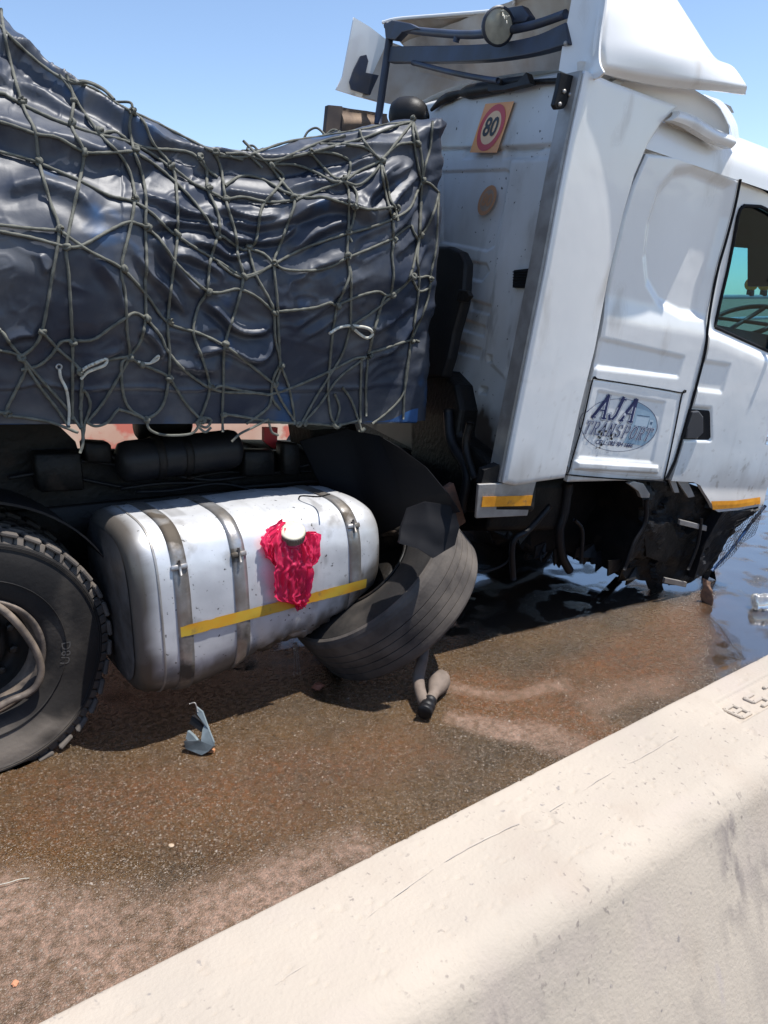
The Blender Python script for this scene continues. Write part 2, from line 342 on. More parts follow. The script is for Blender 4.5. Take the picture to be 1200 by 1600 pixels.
M['galv'] = mat('galvanised_rail', (.45, .46, .46), (.35, .36, .36), 5, .45, metal=.6)
M['amber'] = mat('amber_lens', (.8, .25, .03), None, rough=.2)

# ================================================================ THE SETTING
# ground sheet to the horizon
g = 1500.0
obj('ground', [(-g, -g, -.06), (g, -g, -.06), (g, g, -.06), (-g, g, -.06)], [(0, 1, 2, 3)], M['dirtg'], kind='structure')
# road: fine near sheet with a map of stains and painted shade
def road():
    X = np.r_[np.linspace(-60, -3, 12)[:-1], np.linspace(-3, 9, 440), np.linspace(9, 160, 26)[1:]]
    Y = np.r_[np.linspace(-4, .9, 4)[:-1], np.linspace(.9, 8, 280), np.linspace(8, 10.6, 6)[1:]]
    nx, ny = len(X), len(Y); XX, YY = np.meshgrid(X, Y, indexing='ij')
    wx = XX+.10*fbm(XX*2.3, YY*2.3, 11); wy = YY+.10*fbm(XX*2.3+9, YY*2.3, 12)
    z = .004*fbm(XX*1.5, YY*1.5, 3)
    P = np.stack([XX, YY, z], -1)
    o = obj('road', P.reshape(-1, 3), gridf(nx, ny), M['road'], kind='structure')
    gp = lambda L: np.array([G(*q)[:2] for q in L])
    def blob(L, w, off=0): return sstep(-w, w, sdf_poly(wx, wy, gp(L))+off)
    n = fbm(XX*5, YY*5, 21); n2 = fbm(XX*1.7, YY*1.7, 22)
    R = .55*blob([(1125, 925), (1130, 1000), (1060, 1075), (930, 1110), (760, 1090), (700, 1060), (860, 1050), (980, 990)], .12)
    R = np.maximum(R, .6*blob([(690, 1050), (760, 1040), (820, 1060), (990, 1150), (900, 1165), (700, 1120)], .08))
    R = np.maximum(R, .45*blob([(0, 1210), (300, 1190), (640, 1140), (700, 1180), (420, 1300), (0, 1360)], .18))
    R = np.clip(R*(1+.5*n)+.12*np.clip(n2, 0, 1), 0, 1)
    D = .75*blob([(-400, 1420), (0, 1385), (230, 1385), (420, 1330), (560, 1290), (600, 1320), (400, 1500), (80, 1700), (-300, 1900)], .10)
    D = np.maximum(D, .7*blob([(690, 1108), (820, 1128), (960, 1165), (900, 1178), (780, 1150), (690, 1122)], .035))
    D = np.maximum(D, .55*blob([(690, 1062), (800, 1075), (900, 1060), (900, 1078), (800, 1092), (690, 1080)], .03))
    D = np.maximum(D, .35*blob([(900, 1090), (1050, 1050), (1040, 1090), (930, 1130)], .06))
    D = np.clip(D*(1+.55*n), 0, 1)
    B = blob([(1105, 940), (1100, 985), (1090, 1030), (1120, 1062), (1300, 1000), (1700, 900), (1700, 560), (1150, 560), (1120, 800)], .10)
    B = np.maximum(B, blob([(640, 1000), (600, 900), (640, 760), (700, 700), (1150, 620), (1150, 860), (1090, 925), (1000, 950), (860, 975), (720, 995)], .08))
    B = np.maximum(B, .50*blob([(-400, 1210), (0, 1170), (150, 1140), (330, 1085), (480, 1055), (620, 1030), (660, 1000), (620, 900), (0, 960), (-400, 1000)], .05))  # wet film under the truck, also painting its shade dark
    B = np.clip(B*(1+.35*n), 0, 1)
    B = np.maximum(B, .25*sstep(.1, .6, n2))
    ca_ = o.data.color_attributes.new('stain_shade', 'FLOAT_COLOR', 'POINT')
    ca_.data.foreach_set('color', np.stack([R, D, B, np.ones_like(R)], -1).reshape(-1).astype(np.float32))
road()

# foreground parapet: a profile swept along the road, with a recessed cast panel in its top
def barrier():
    T = V(0, 0, 0)
    br = thing('concrete_barrier', (0, .9, 0), 'pale cast concrete roadside barrier with rounded top running across the foreground', 'barrier')
    prof = []   # (y, z) from the road side over the top and down the near side
    prof += [(1.16, -.02), (1.14, .08), (1.06, .34)] + [(1.035, .34+(.885-.34)*t) for t in np.linspace(.3, 1, 8)]
    for a in np.linspace(0, 90, 6)[1:]: prof.append((1.023+.012*math.cos(math.radians(a)), .888+.012*math.sin(math.radians(a))))
    prof += [(y, .900) for y in np.linspace(1.01, .79, 56)]
    for a in np.linspace(5, 75, 14):
        r = .085; prof.append((.79-r*math.sin(math.radians(a)), .900-r*(1-math.cos(math.radians(a)))))
    y0, z0 = prof[-1]
    for t in np.linspace(0, 1, 24)[1:]: prof.append((y0-.15*t**1.0, z0-(z0-.42)*t))
    y0, z0 = prof[-1]
    for t in np.linspace(0, 1, 8)[1:]: prof.append((y0-.17*t, z0-.26*t))
    y0, z0 = prof[-1]; prof += [(y0-.01, z0-.12), (y0-.012, -.02)]
    prof = np.array(prof)
    X = np.r_[np.linspace(-14, -.8, 14)[:-1], np.linspace(-.8, 2.9, 560), np.linspace(2.9, 90, 60)[1:]]
    nx, npf = len(X), len(prof); P = np.zeros((nx, npf, 3)); P[:, :, 0] = X[:, None]; P[:, :, 1] = prof[:, 0]; P[:, :, 2] = prof[:, 1]
    tg = np.gradient(prof, axis=0); nn = np.stack([tg[:, 1], -tg[:, 0]], 1); nn /= np.linalg.norm(nn, axis=1)[:, None]
    S = np.r_[0, np.cumsum(np.linalg.norm(np.diff(prof, axis=0), axis=1))][None, :]+0*X[:, None]; XX = P[:, :, 0]
    d = .0020*fbm(XX*3, S*6, 31)+.0006*fbm(XX*16, S*16, 32)
    # air-bubble pits and chips
    pit = fbm(XX*60, S*60, 33, 2); d -= .003*sstep(.56, .66, pit)
    chip = np.exp(-((XX-1.33)**2/.05**2+(P[:, :, 1]-.72)**2/.03**2)); d -= .006*chip
    # recessed panel in the top
    q = sdf_poly(XX, P[:, :, 1], [(1.755, .868), (2.60, .868), (2.60, .966), (1.80, .966)])
    d -= np.where((P[:, :, 2] > .89), .010*sstep(-.003, .003, q), 0)
    # shallow round pock mark with a raised rim
    pc = G(838, 1280, .9); rr = np.hypot((XX-pc[0]), (P[:, :, 1]-pc[1])*1.1)
    top = P[:, :, 2] > .893
    d -= np.where(top, .0035*np.exp(-((rr-.034)/.004)**2) + .0016*sstep(.036, .02, rr), 0)
    P[:, :, 1] += d*nn[:, 0]; P[:, :, 2] += d*nn[:, 1]
    obj('barrier_body', P.reshape(-1, 3), gridf(nx, npf, flip=True), M['concrete'], br)
    mb = MB()   # hairline crack along the top: a narrow dark filled joint
    L = [(430, 1540), (520, 1480), (600, 1415), (700, 1345), (770, 1307), (812, 1288)]; L2 = [(860, 1268), (905, 1240), (960, 1205), (1010, 1180), (1060, 1150)]
    for LL in (L, L2):
        pts = np.array([G(*p_, .9) for p_ in LL]); pts = smooth(pts, 14); pts[:, 1] += .0022*fbm(pts[:, 0]*30, pts[:, 0]*0, 5); w = .0005+.0006*np.abs(fbm(pts[:, 0]*25, pts[:, 0]*0+3, 8))
        w = w*sstep(-.25, .15, fbm(pts[:, 0]*9, pts[:, 0]*0+7, 9)); a = pts.copy(); b = pts.copy(); a[:, 1] += w; b[:, 1] -= w; a[:, 2] = b[:, 2] = .9036
        mb.add(np.stack([a, b], 1), gridf(len(pts), 2))
    mb.build('crack', M['crack'], br)
    mb = MB()
    # cast characters standing in the recess: "871" like the worn mould number
    zt = .8905
    def bar(x0, y0, x1, y1, w=.0055):
        a = V(x0, y0, zt); b = V(x1, y1, zt); e = b-a; Ln = np.linalg.norm(e)/2; e = nrm(e); mb.add(*box((a+b)/2, e*(Ln+w*.4), V(-e[1], e[0], 0)*w, V(0, 0, .006), .0025))
    def glyph(x, segs):
        nonlocal mb
        mb = MB()
        for s in segs.split():
            x0, y0, x1, y1 = [int(c) for c in s]
            bar(x+.135+x0*.020, .884+y0*.0125, x+.135+x1*.020, .884+y1*.0125)
        mb.build('cast_character', M['concrete'], br, smooth_=False)
    glyph(1.66, '0020 2024 0424 0004 0222'); glyph(1.76, '0020 2022 0222 0204 0424'); glyph(1.86, '0424 2420 1020'); glyph(1.95, '1014 0020'); glyph(2.05, '0020 2024 0424 0004'); glyph(2.15, '0424 0402 0222 2220')
barrier()

# far parapet with a steel rail and lamps on it
fb = thing('far_barrier', (10, 9.3, 0), 'pinkish concrete parapet with a steel rail on the far side of the road', 'barrier')
mb = MB()
prof = [(9.0, -.02), (9.05, .3), (9.15, .85), (9.38, .85), (9.45, -.02)]
X = np.linspace(-40, 150, 96); P = np.array([[(x, y, z) for y, z in prof] for x in X]); mb.add(P, gridf(len(X), 5, flip=True)); mb.build('parapet', M['farconc'], fb, smooth_=False)
mb = MB(); mb.add(*tube([(-40, 9.27, 1.9), (150, 9.27, 1.9)], .045, 8)); mb.build('hand_rail', M['galv'], fb)
mb = MB(); mb.add(*tube([(-40, 9.27, 1.45), (150, 9.27, 1.45)], .035, 8)); mb.build('hand_rail', M['galv'], fb)
pm = None
for k in range(48):
    if pm is None:
        mb = MB(); mb.add(*box((0, 0, 0), (.05, 0, 0), (0, .035, 0), (0, 0, .53), .01)); pm = mb.build('rail_post', M['galv'], fb); pm.data.name = 'rail_post'
        pm.data.transform(Matrix.Translation(Vector(ORG[fb.name]))); o = pm
    else:
        o = pm.copy(); COL.objects.link(o); o.parent = fb
    o.location = (-38+k*4-ORG[fb.name][0], 9.27-ORG[fb.name][1], 1.37-ORG[fb.name][2])
for k, (px, py, lab) in enumerate([(1172, 461, 'round amber warning lamp on the far rail seen through the cab window, left one'), (1193, 459, 'round amber warning lamp on the far rail seen through the cab window, right one')]):
    p = hitY(px, py, 9.27); t = thing('warning_lamp', (p[0], 9.27, 1.93), lab, 'warning lamp', 'amber lamps on the far rail')
    mb = MB(); mb.add(*lathe([(0, -.06), (.12, -.05), (.14, 0), (.12, .05), (0, .06)], (p[0], 9.27, 2.16), (-.87, -.49, 0), V(0, 0, 1), 20)); mb.build('lens', M['amber'], t)
    mb = MB(); mb.add(*box((p[0], 9.27, 1.98), (.08, 0, 0), (0, .05, 0), (0, 0, .06), .01)); mb.build('lamp_base', M['black'], t)

# trees beyond the far parapet
def tree(x, y, h, r, seed, label):
    rs = np.random.RandomState(seed); t = thing('tree', (x, y, -.06), label, 'tree', 'trees beyond the far parapet')
    mb = MB(); top = V(x+.2, y, h*.6); mb.add(*tube(smooth([(x, y, -.1), (x+.08, y, h*.25), top], 5), np.linspace(.22, .08, 11), 8))
    cl = []
    for k in range(9):
        a = rs.rand()*6.28; e = V(x+math.cos(a)*r*.75*rs.rand(), y+math.sin(a)*r*.75*rs.rand(), h*(.55+.42*rs.rand())); s = V(x+.08, y, h*(.3+.25*rs.rand()))
        mb.add(*tube(smooth([s, (s+e)/2+V(0, 0, .15), e], 4), np.linspace(.08, .02, 9), 6)); cl.append(e)
    mb.build('trunk', M['bark'], t)
    n = 5200; c = np.array(cl)[rs.randint(0, len(cl), n)]; p = rs.randn(n, 3); p /= np.linalg.norm(p, axis=1)[:, None]; p *= (rs.rand(n, 1)**.45)*V(1, 1, .7)*r*.48; p += c
    a = rs.randn(n, 3); a /= np.linalg.norm(a, axis=1)[:, None]; b = np.cross(a, rs.randn(n, 3)); b /= np.linalg.norm(b, axis=1)[:, None]; s = .09+.08*rs.rand(n, 1)
    v = np.stack([p+a*s, p+b*s*.5, p-a*s, p-b*s*.5], 1).reshape(-1, 3); obj('crown', v, np.arange(4*n).reshape(-1, 4).tolist(), M['leaf'], t, smooth_=False)
tree(12.5, 14.0, 4.6, 2.3, 1, 'green leafy tree standing beyond the far parapet behind the truck cab')
tree(3.0, 16.0, 3.2, 1.8, 2, 'small green tree standing beyond the far parapet behind the load')
tree(8.0, 22.0, 5.0, 2.6, 3, 'broad green tree standing furthest beyond the far parapet')

# ================================================================ THE TRUCK TRACTOR
TR = thing('truck', (2.8, 4.0, 0), 'white cab truck tractor sunk on its front axle, nose down beside the loaded trailer', 'truck')
PX = lambda L, b=0: np.array([cb(x, y, b) for x, y in L])
def to_world(L): L = np.asarray(L, float); return CA + L[..., 0:1]*fc + L[..., 1:2]*lc + L[..., 2:3]*uc
def side_panel(name, bot, top, left, right, nu, nv, mat_, parent, b0=0.0, depth=None, thick=.03, round_=.0, extra_round=None):
    """curved panel of the cab side traced on plane b0; depth(a,c)->offset towards the cab (+)"""
    P = coons(*[np.asarray(q, float) if len(np.shape(q)) == 2 and np.shape(q)[1] == 3 else PX(q, b0) for q in (bot, top, left, right)], nu, nv)
    if depth is not None: P[..., 1] += depth(P[..., 0], P[..., 2])
    if round_:
        S = np.linspace(0, 1, nu)[:, None]+0*P[..., 0]; T = np.linspace(0, 1, nv)[None, :]+0*P[..., 0]
        wu = np.linalg.norm(P[-1, nv//2]-P[0, nv//2]); wv = np.linalg.norm(P[nu//2, -1]-P[nu//2, 0])
        e = np.minimum(np.minimum(S, 1-S)*wu, np.minimum(T, 1-T)*wv); P[..., 1] += round_*(1-sstep(0, 1, np.clip(e/(round_*1.5), 0, 1)))**1.5
    v, f = thick_grid(P, V(0, 1, 0), thick); return obj(name, to_world(v), f, mat_, parent)
def poly_ac(L, b=0): return PX(L, b)[:, [0, 2]]
cab = thing  # (readability)

# --- cab body: section swept forwards; rear wall separate
CB = None
gapL = [(1037, 748), (1050, 720), (1062, 680), (1075, 635), (1087, 590), (1098, 545), (1104, 508), (1112, 470), (1122, 420), (1135, 375), (1148, 325), (1157, 280)]
sleeper_recess = [(1063, 272), (1090, 268), (1148, 292), (1140, 340), (1118, 420), (1101, 492), (1072, 488), (1040, 470), (1022, 440), (1018, 400), (1024, 350), (1040, 300)]
small_recess = [(935, 530), (1068, 560), (1060, 588), (925, 572)]
def body_depth(a, c):
    return body_depth0(a, c)+.03*sstep(.0, .012, sdf_poly(a, c, poly_ac([(924, 593), (1056, 613), (1029, 745), (890, 733)])))
def body_depth0(a, c):
    d = .034*sstep(-.045, .02, sdf_poly(a, c, poly_ac(sleeper_recess)))
    sh = cb(1060, 500)[2]   # belt line: below it the body swells out
    belt = sh-.02+0*a
    d -= .022*sstep(.10, -.06, c-belt)*sstep(-1.2, -.1, c)
    lw = sdf_poly(a, c, poly_ac([(900, 400), (1020, 480), (1100, 510), (1085, 590), (1060, 582), (930, 560)]))
    d += .0
    d += .012*sstep(-.02, .012, sdf_poly(a, c, poly_ac(small_recess)))
    d += .0018*fbm(a*4, c*4, 41)
    d += .10*np.clip((c-1.78)/.16, 0, 1)**2   # leans in towards the roof
    return d
bodyP_left = [(884, 752), (905, 660), (930, 560), (950, 450), (975, 340), (990, 290), (1012, 240)]
o = side_panel('side_panel', [(884, 752), (960, 750), (1035, 750)], [(1012, 240), (1060, 243), (1110, 262), (1155, 281)], bodyP_left, [(1035, 750)]+gapL[1:], 130, 230, M['white'], TR, .025, body_depth, .03, .012)
# hatch with its raised lip, seam and printed oval
hatch_c = [(921, 596), (927, 590), (1052, 611), (1058, 617), (1032, 741), (1025, 747), (893, 737), (888, 729)]
def hatch_depth(a, c):
    d = body_depth0(a, c)
    lip = poly_ac([(900, 721), (1026, 729), (1026, 738), (900, 731)]); d -= .016*sstep(-.012, .006, sdf_poly(a, c, lip))
    d += .008*sstep(-.014, .01, sdf_poly(a, c, poly_ac([(935, 612), (1038, 630), (1018, 722), (905, 714)])))
    return d
hb = -.004
hatch = side_panel('hatch', [(890, 733), (960, 741), (1029, 746)], [(923, 592), (990, 600), (1056, 613)], [(890, 733), (905, 670), (923, 592)], [(1029, 746), (1044, 680), (1056, 613)], 90, 100, M['white'], TR, .021, hatch_depth, .012, .006)
def seam(name, pts, b, r, parent, mat_=None, n=10):
    P = np.array([cb(x, y, b) for x, y in pts]); P[:, 1] = b+body_depth0(P[:, 0], P[:, 2]); P = smooth(P, n); v, f = tube(to_world(P), r, 6); return obj(name, v, f, mat_ or M['seal'], parent)
seam('hatch_seal', [(923, 590), (1056, 612), (1060, 620), (1034, 744), (1026, 750), (893, 741), (886, 731), (905, 665), (921, 594), (928, 590)], .021, .0042, TR, n=6)
seam('door_seal', gapL, .017, .0085, TR)
def strip_mesh(mb, pts, w, off, b=.0, surf=None):
    """flat printed ribbon lying on the hatch; pts in (u,v) px of the photo"""
    pass
def on_hatch(x, y, lift):
    p = cb(x, y, .021); p[1] = .021+hatch_depth(np.array([p[0]]), np.array([p[2]]))[0]-lift; return CP(*p)
# lettering frame: u along the hatch, w upwards
E0 = cb(966, 664, .02)
ua = (cb(1030, 672, .02)-cb(910, 657, .02)); ua /= np.linalg.norm(ua); ua[1] = 0; ub = V(0, 0, 1)-ua*ua[2]; ub = nrm(ub)
print('ua', ua)
HB = BVHTree.FromPolygons([Vector(tuple(np.array(v.co)+ORG[hatch.name])) for v in hatch.data.vertices], [tuple(p.vertices) for p in hatch.data.polygons])
def HL(u, w, lift):
    q = E0+ua*u+ub*w; r = HB.ray_cast(Vector(CP(q[0], -.3, q[2])), Vector(lc))
    return (np.array(r[0]) if r[0] is not None else CP(q[0], .02, q[2]))-lc*(lift*1.0+.0006)
rx, ry = .305, .152
def oval(s, lift, t0=0, t1=2*math.pi, n=64): return [HL(rx*s*math.cos(t), ry*s*math.sin(t), lift) for t in np.linspace(t0, t1, n)]
mb = MB(); a = oval(1.0, .0016); b = oval(.985, .0016); mb.add(np.stack([a, b], 1), gridf(64, 2)); decal = mb.build('oval_line', M['navy'], hatch, smooth_=False)
# pale blue corner picture: sky panel, a small truck and road
mb = MB(); n = 30; tt = np.linspace(-.75, 1.45, n); R_ = np.array([HL(rx*.98*math.cos(t), ry*.98*math.sin(t), .0011) for t in tt])
cen = np.array([HL(max(.04, rx*.98*math.cos(t)*.28), ry*.98*math.sin(t)*.95, .0011) for t in tt]); mb.add(np.stack([R_, cen], 1), gridf(n, 2)); mb.build('oval_picture', M['sky_blue'], hatch, smooth_=False)
mb = MB()
def quad(mb, u0, w0, u1, w1, lift, sk=0): mb.add([HL(u0, w0, lift), HL(u1, w0, lift), HL(u1+sk, w1, lift), HL(u0+sk, w1, lift)], [(0, 1, 2, 3)])
quad(mb, .11, .010, .215, .070, .0018); quad(mb, .225, -.005, .262, .055, .0018, -.008); mb.build('printed_truck', mat('decal_truck_blue', (.48, .58, .66), rough=.35), hatch, smooth_=False)
mb = MB()
for q in ((.11, .068, .215, .074), (.11, .006, .215, .011), (.222, -.008, .265, -.002), (.219, -.006, .223, .055), (.13, -.006, .15, .006), (.19, -.006, .21, .006), (.232, .028, .252, .044)): quad(mb, *q, .0022)
mb.build('printed_truck_outline', mat('decal_slate', (.10, .16, .24), rough=.35), hatch, smooth_=False)
# slab-serif italic letters drawn as strokes
GL = {'A': [[(0, 0), (.5, 1)], [(.5, 1), (.95, 0)], [(.22, .36), (.78, .36)], [(-.12, 0), (.2, 0)], [(.72, 0), (1.14, 0)]],
      'J': [[(.62, 1), (.62, .22), (.48, .02), (.2, 0), (.06, .16)], [(.38, 1), (.86, 1)]],
      'T': [[(.5, 1), (.5, 0)], [(0, .84), (0, 1), (1, 1), (1, .84)], [(.28, 0), (.72, 0)]],
      'R': [[(.18, 0), (.18, 1), (.68, 1), (.86, .86), (.84, .62), (.66, .5), (.18, .5)], [(.52, .5), (.86, 0), (1.05, 0)], [(0, 0), (.38, 0)], [(0, 1), (.2, 1)]],
      'N': [[(.15, 0), (.15, 1), (.82, 0), (.82, 1)], [(0, 0), (.32, 0)], [(0, 1), (.16, 1)], [(.66, 1), (1, 1)]],
      'S': [[(.86, .78), (.7, .98), (.3, .98), (.12, .8), (.2, .58), (.78, .42), (.88, .2), (.7, .02), (.3, .02), (.1, .24)]],
      'P': [[(.18, 0), (.18, 1), (.7, 1), (.88, .84), (.86, .6), (.68, .46), (.18, .46)], [(0, 0), (.4, 0)], [(0, 1), (.2, 1)]],
      'O': [[(.5, 0), (.18, .14), (.08, .5), (.18, .86), (.5, 1), (.82, .86), (.92, .5), (.82, .14), (.5, 0)]]}
def word(mb, s, u0, w0, h, wd, adv, sw, lift, slant=.28, rise=0.0, HLf=None):
    HLf = HLf or HL
    for k, ch in enumerate(s):
        for st in GL[ch]:
            for i in range(len(st)-1):
                p = [np.array([u0+k*adv+q[0]*wd+q[1]*h*slant, w0+q[1]*h+rise*k]) for q in (st[i], st[i+1])]
                e = p[1]-p[0]; L = np.linalg.norm(e)+1e-9; e /= L; nn = np.array([-e[1], e[0]]); vert = abs(e[1]); ww = sw*(.45+.55*vert); x = ww*.8
                c = [p[0]-e*x-nn*ww, p[1]+e*x-nn*ww, p[1]+e*x+nn*ww, p[0]-e*x+nn*ww]; mb.add([HLf(q[0], q[1], lift+.00004*(i % 3)) for q in c], [(0, 1, 2, 3)])
for lift, sw, mt in ((.0030, .0175, 'navy'), (.0036, .0145, 'decalw'), (.0042, .0094, 'navy')):
    mb = MB(); word(mb, 'AJA', -.225, .030, .118, .085, .108, sw, lift); mb.build('lettering', M[mt], hatch, smooth_=False)
M['greyl'] = mat('decal_grey', (.05, .065, .14), rough=.35)
for lift, sw, mt in ((.0030, .0088, 'navy'), (.0036, .0076, 'decalw'), (.0042, .0042, 'greyl')):
    mb = MB(); word(mb, 'TRANSPORT', -.275, -.066, .070, .044, .0605, sw, lift); mb.build('lettering', M[mt], hatch, smooth_=False)
def text_obj(name, body, size, mapf, mat_, parent, shear=0, lift=.0, off=0):
    cu = bpy.data.curves.new(name, 'FONT'); cu.body = body; cu.size = size; cu.shear = shear; cu.align_x = 'CENTER'; cu.align_y = 'CENTER'; cu.offset = off; cu.resolution_u = 3
    t = bpy.data.objects.new(name, cu); COL.objects.link(t); dg = bpy.context.evaluated_depsgraph_get(); me = bpy.data.meshes.new_from_object(t.evaluated_get(dg))
    v = [mapf(q.co.x, q.co.y) for q in me.vertices]; f = [tuple(p.vertices) for p in me.polygons]; bpy.data.objects.remove(t); return obj(name, v, f, mat_, parent, smooth_=False)
text_obj('lettering', 'CELL: 082 904 1666', .036, lambda x, y: HL(x-.01, y-.108, .0042), M['navy'], hatch, .3, off=.0006)
# peeled scratch on the print
mb = MB()
for k in range(16):
    u, w = -.10+.035*rng.randn(), -.065+.04*rng.randn()*.8; s = .004+.006*rng.rand(); mb.add([HL(u+s*math.cos(a)*(.5+rng.rand()), w+s*math.sin(a)*(.5+rng.rand()), .0049) for a in np.linspace(0, 5.2, 6)], [tuple(range(6))])
mb.build('scrape', M['ink'], hatch, smooth_=False)

# --- side deflector (air deflector running up behind the door)
dl = [(780, 752), (800, 650), (822, 540), (846, 420), (868, 300), (888, 200), (907, 112)]
dr = [(884, 747), (905, 650), (930, 550), (950, 440), (974, 335), (992, 275), (1015, 225), (1040, 190), (1066, 164)]
def defl_depth(a, c): return -.045+.0016*fbm(a*5, c*3, 43)+.012*np.sin(np.clip((a+.05)/.6, 0, 1)*math.pi)*-1 + .055*np.clip((a+.05)/.6, 0, 1.2)
o = side_panel('side_deflector', [(780, 753), (800, 757), (840, 751), (884, 747)], [(907, 112), (950, 130), (1005, 147), (1066, 164)], dl, dr, 60, 160, M['white'], TR, 0.0, defl_depth, .02, .012)
# rear flange of the deflector: grubby aluminium strip facing backwards
P = []
for (x, y) in smooth(dl, 5):
    p = cb(x, y, 0); P.append([(p[0]-.006, -.022, p[2]), (p[0]-.012, -.01, p[2]), (p[0]-.012, .085, p[2]), (p[0]+.02, .095, p[2])])
P = np.array(P); P[:, :, 2] -= .0; mb = MB(); mb.add(to_world(P), gridf(len(P), 4, flip=True)); mb.build('deflector_flange', M['alu'], TR, smooth_=False)
# dark folded foot of the flange
mb = MB(); c0 = cb(767, 742, .02); mb.add(*flat_poly([CP(*cb(x, y, .0)) for x, y in [(757, 735), (780, 726), (782, 744), (779, 756), (752, 757)]], lc, .05)); mb.build('flange_foot', M['black'], TR, smooth_=False)

# --- rear wall, pressed sheet with ribs
def backwall():
    b = np.linspace(-.0, 2.32, 260); c = np.linspace(-.10, 2.06, 280); Bb, Cc = np.meshgrid(b, c, indexing='ij')
    top = 2.075-.10*sstep(.25, 0, Bb)-.34*np.clip((Bb-1.55)/.77, 0, 1)**2.2
    t = (Cc+.10)/(2.16); Cc = -.10+t*(top+.10); A0 = .10+0*Bb
    pk = lambda L: np.array([ca(x, y, .10)[1:] for x, y in L])
    d = 0*Bb
    def press(L, dep, w): return dep*sstep(-w, w, sdf_poly(Bb, Cc, pk(L)))
    seam_c = np.interp(Bb, [0, .5, 1.7], [ca(888, 228, .10)[2], ca(860, 228, .10)[2], ca(690, 228, .10)[2]])
    d += .016*np.exp(-((Cc-seam_c)/.008)**2); d -= .014*(Cc > seam_c)
    d += press([(690, 268), (790, 265), (798, 270), (772, 385), (760, 392), (690, 378)], .012, .006)
    for L in ([(726, 232), (772, 231), (768, 246), (722, 248)], [(790, 230), (846, 229), (840, 246), (786, 248)]): d += press(L, .014, .006)
    d += press([(800, 250), (868, 248), (842, 400), (800, 560), (790, 590), (760, 560), (778, 400)], -.014, .016)
    for L in ([(690, 402), (760, 412), (764, 424), (752, 440), (690, 425)], [(735, 468), (770, 478), (766, 492), (735, 484)], [(715, 495), (758, 510), (756, 526), (712, 512)], [(705, 530), (752, 545), (748, 560), (702, 548)]): d += press(L, .012, .006)
    for L in ([(763, 555), (772, 556), (771, 567), (762, 566)], [(750, 604), (762, 606), (760, 616), (748, 614)]): d += press(L, .02, .004)
    d += .003*fbm(Bb*3, Cc*3, 51)+ .02*np.clip(fbm(Bb*2.2, Cc*2.2+4, 52), 0, 1)*sstep(.6, .0, Cc)
    P = np.stack([A0+d, Bb, Cc], -1); P[..., 0] += .10*sstep(2.0, 2.08, Cc/top*2.075)
    v, f = thick_grid(P, V(1, 0, 0), .05); obj('rear_wall', to_world(v), f, M['backwall'], TR)
backwall()
def BW(x, y, lift=.02): p = ca(x, y, .10); return CP(.10-lift+.0, p[1], p[2])
# grille vent at its near edge
mb = MB(); mb.add(*flat_poly([BW(*q, .01) for q in [(812, 424), (838, 421), (836, 452), (810, 451)]], -fc, .03)); ven = mb.build('vent', M['black'], TR, smooth_=False)
mb = MB()
for k in range(6): y = 427+k*4.2; mb.add(*tube([BW(812, y, .045), BW(838, y-1, .045)], .0035, 6))
mb.build('louvre', M['seal'], ven)
# speed stickers
def sticker(cx, cy, w, h, lean, sq, ring, face, txt, tm, lift=.03, skew=.0):
    ctr = ca(cx, cy, .10)
    def S(u, w_, l_): return CP(.10-lift-l_, ctr[1]-u-.28*w_, ctr[2]+w_+lean*u)
    sheet = None
    if sq:
        sheet = obj('speed_sticker', [S(-w/2, -h/2, 0), S(w/2, -h/2, 0), S(w/2, h/2, 0), S(-w/2, h/2, 0)], [(0, 1, 2, 3)], sq, TR, smooth_=False)
    r = min(w, h)*.47
    cir = lambda rr, l_: [S(rr*math.cos(t), rr*math.sin(t), l_) for t in np.linspace(0, 2*math.pi, 40)]
    mb = MB(); mb.add(np.stack([cir(r, .002), cir(r*.72, .002)], 1), gridf(40, 2)); rg_ = mb.build('sticker_ring' if sheet else 'faded_speed_sticker', ring, sheet or TR, smooth_=False)
    mb = MB(); mb.add(cir(r*.72, .0022), [tuple(range(40))]); mb.build('sticker_face', face, sheet or rg_, smooth_=False)
    text_obj('lettering', txt, r*1.12, lambda x, y: S(x, y, .0045), tm, sheet or rg_, off=.003)
sticker(774, 202, .27, .25, -.06, M['orange'], M['red'], M['peach'], '80', M['ink'])
sticker(764, 314, .17, .17, -.06, None, M['fadedr'], M['faded'], '80', M['fadedr'], .012)

# --- roof: near cant rail swept forwards, roof sheet and far side closing the cab box
sec = [(.025, 1.74), (.035, 1.82), (.06, 1.875), (.11, 1.93), (.18, 1.985), (.28, 2.025), (.45, 2.055), (.9, 2.085), (1.4, 2.085), (1.8, 2.03), (2.1, 1.92), (2.24, 1.78), (2.30, 1.6), (2.30, .9), (2.30, -.05)]
sec = smooth(sec, 4); aa = np.r_[np.linspace(.12, 1.75, 30), 1.9, 2.02, 2.1, 2.14]; P = []
for a in aa:
    k = sstep(1.75, 2.16, a); c_ = sec.copy(); c_[:, 1] -= .16*k*(c_[:, 1] > 1.0); c_[:, 0] = 1.16+(c_[:, 0]-1.16)*(1-.05*k); P.append(np.c_[np.full(len(c_), a), c_])
P = np.array(P)
roofA = P[:, :40]; v, f = gridf, None
obj('roof', to_world(P[:, :49].reshape(-1, 3)), gridf(len(aa), 49, flip=True), M['white'], TR)
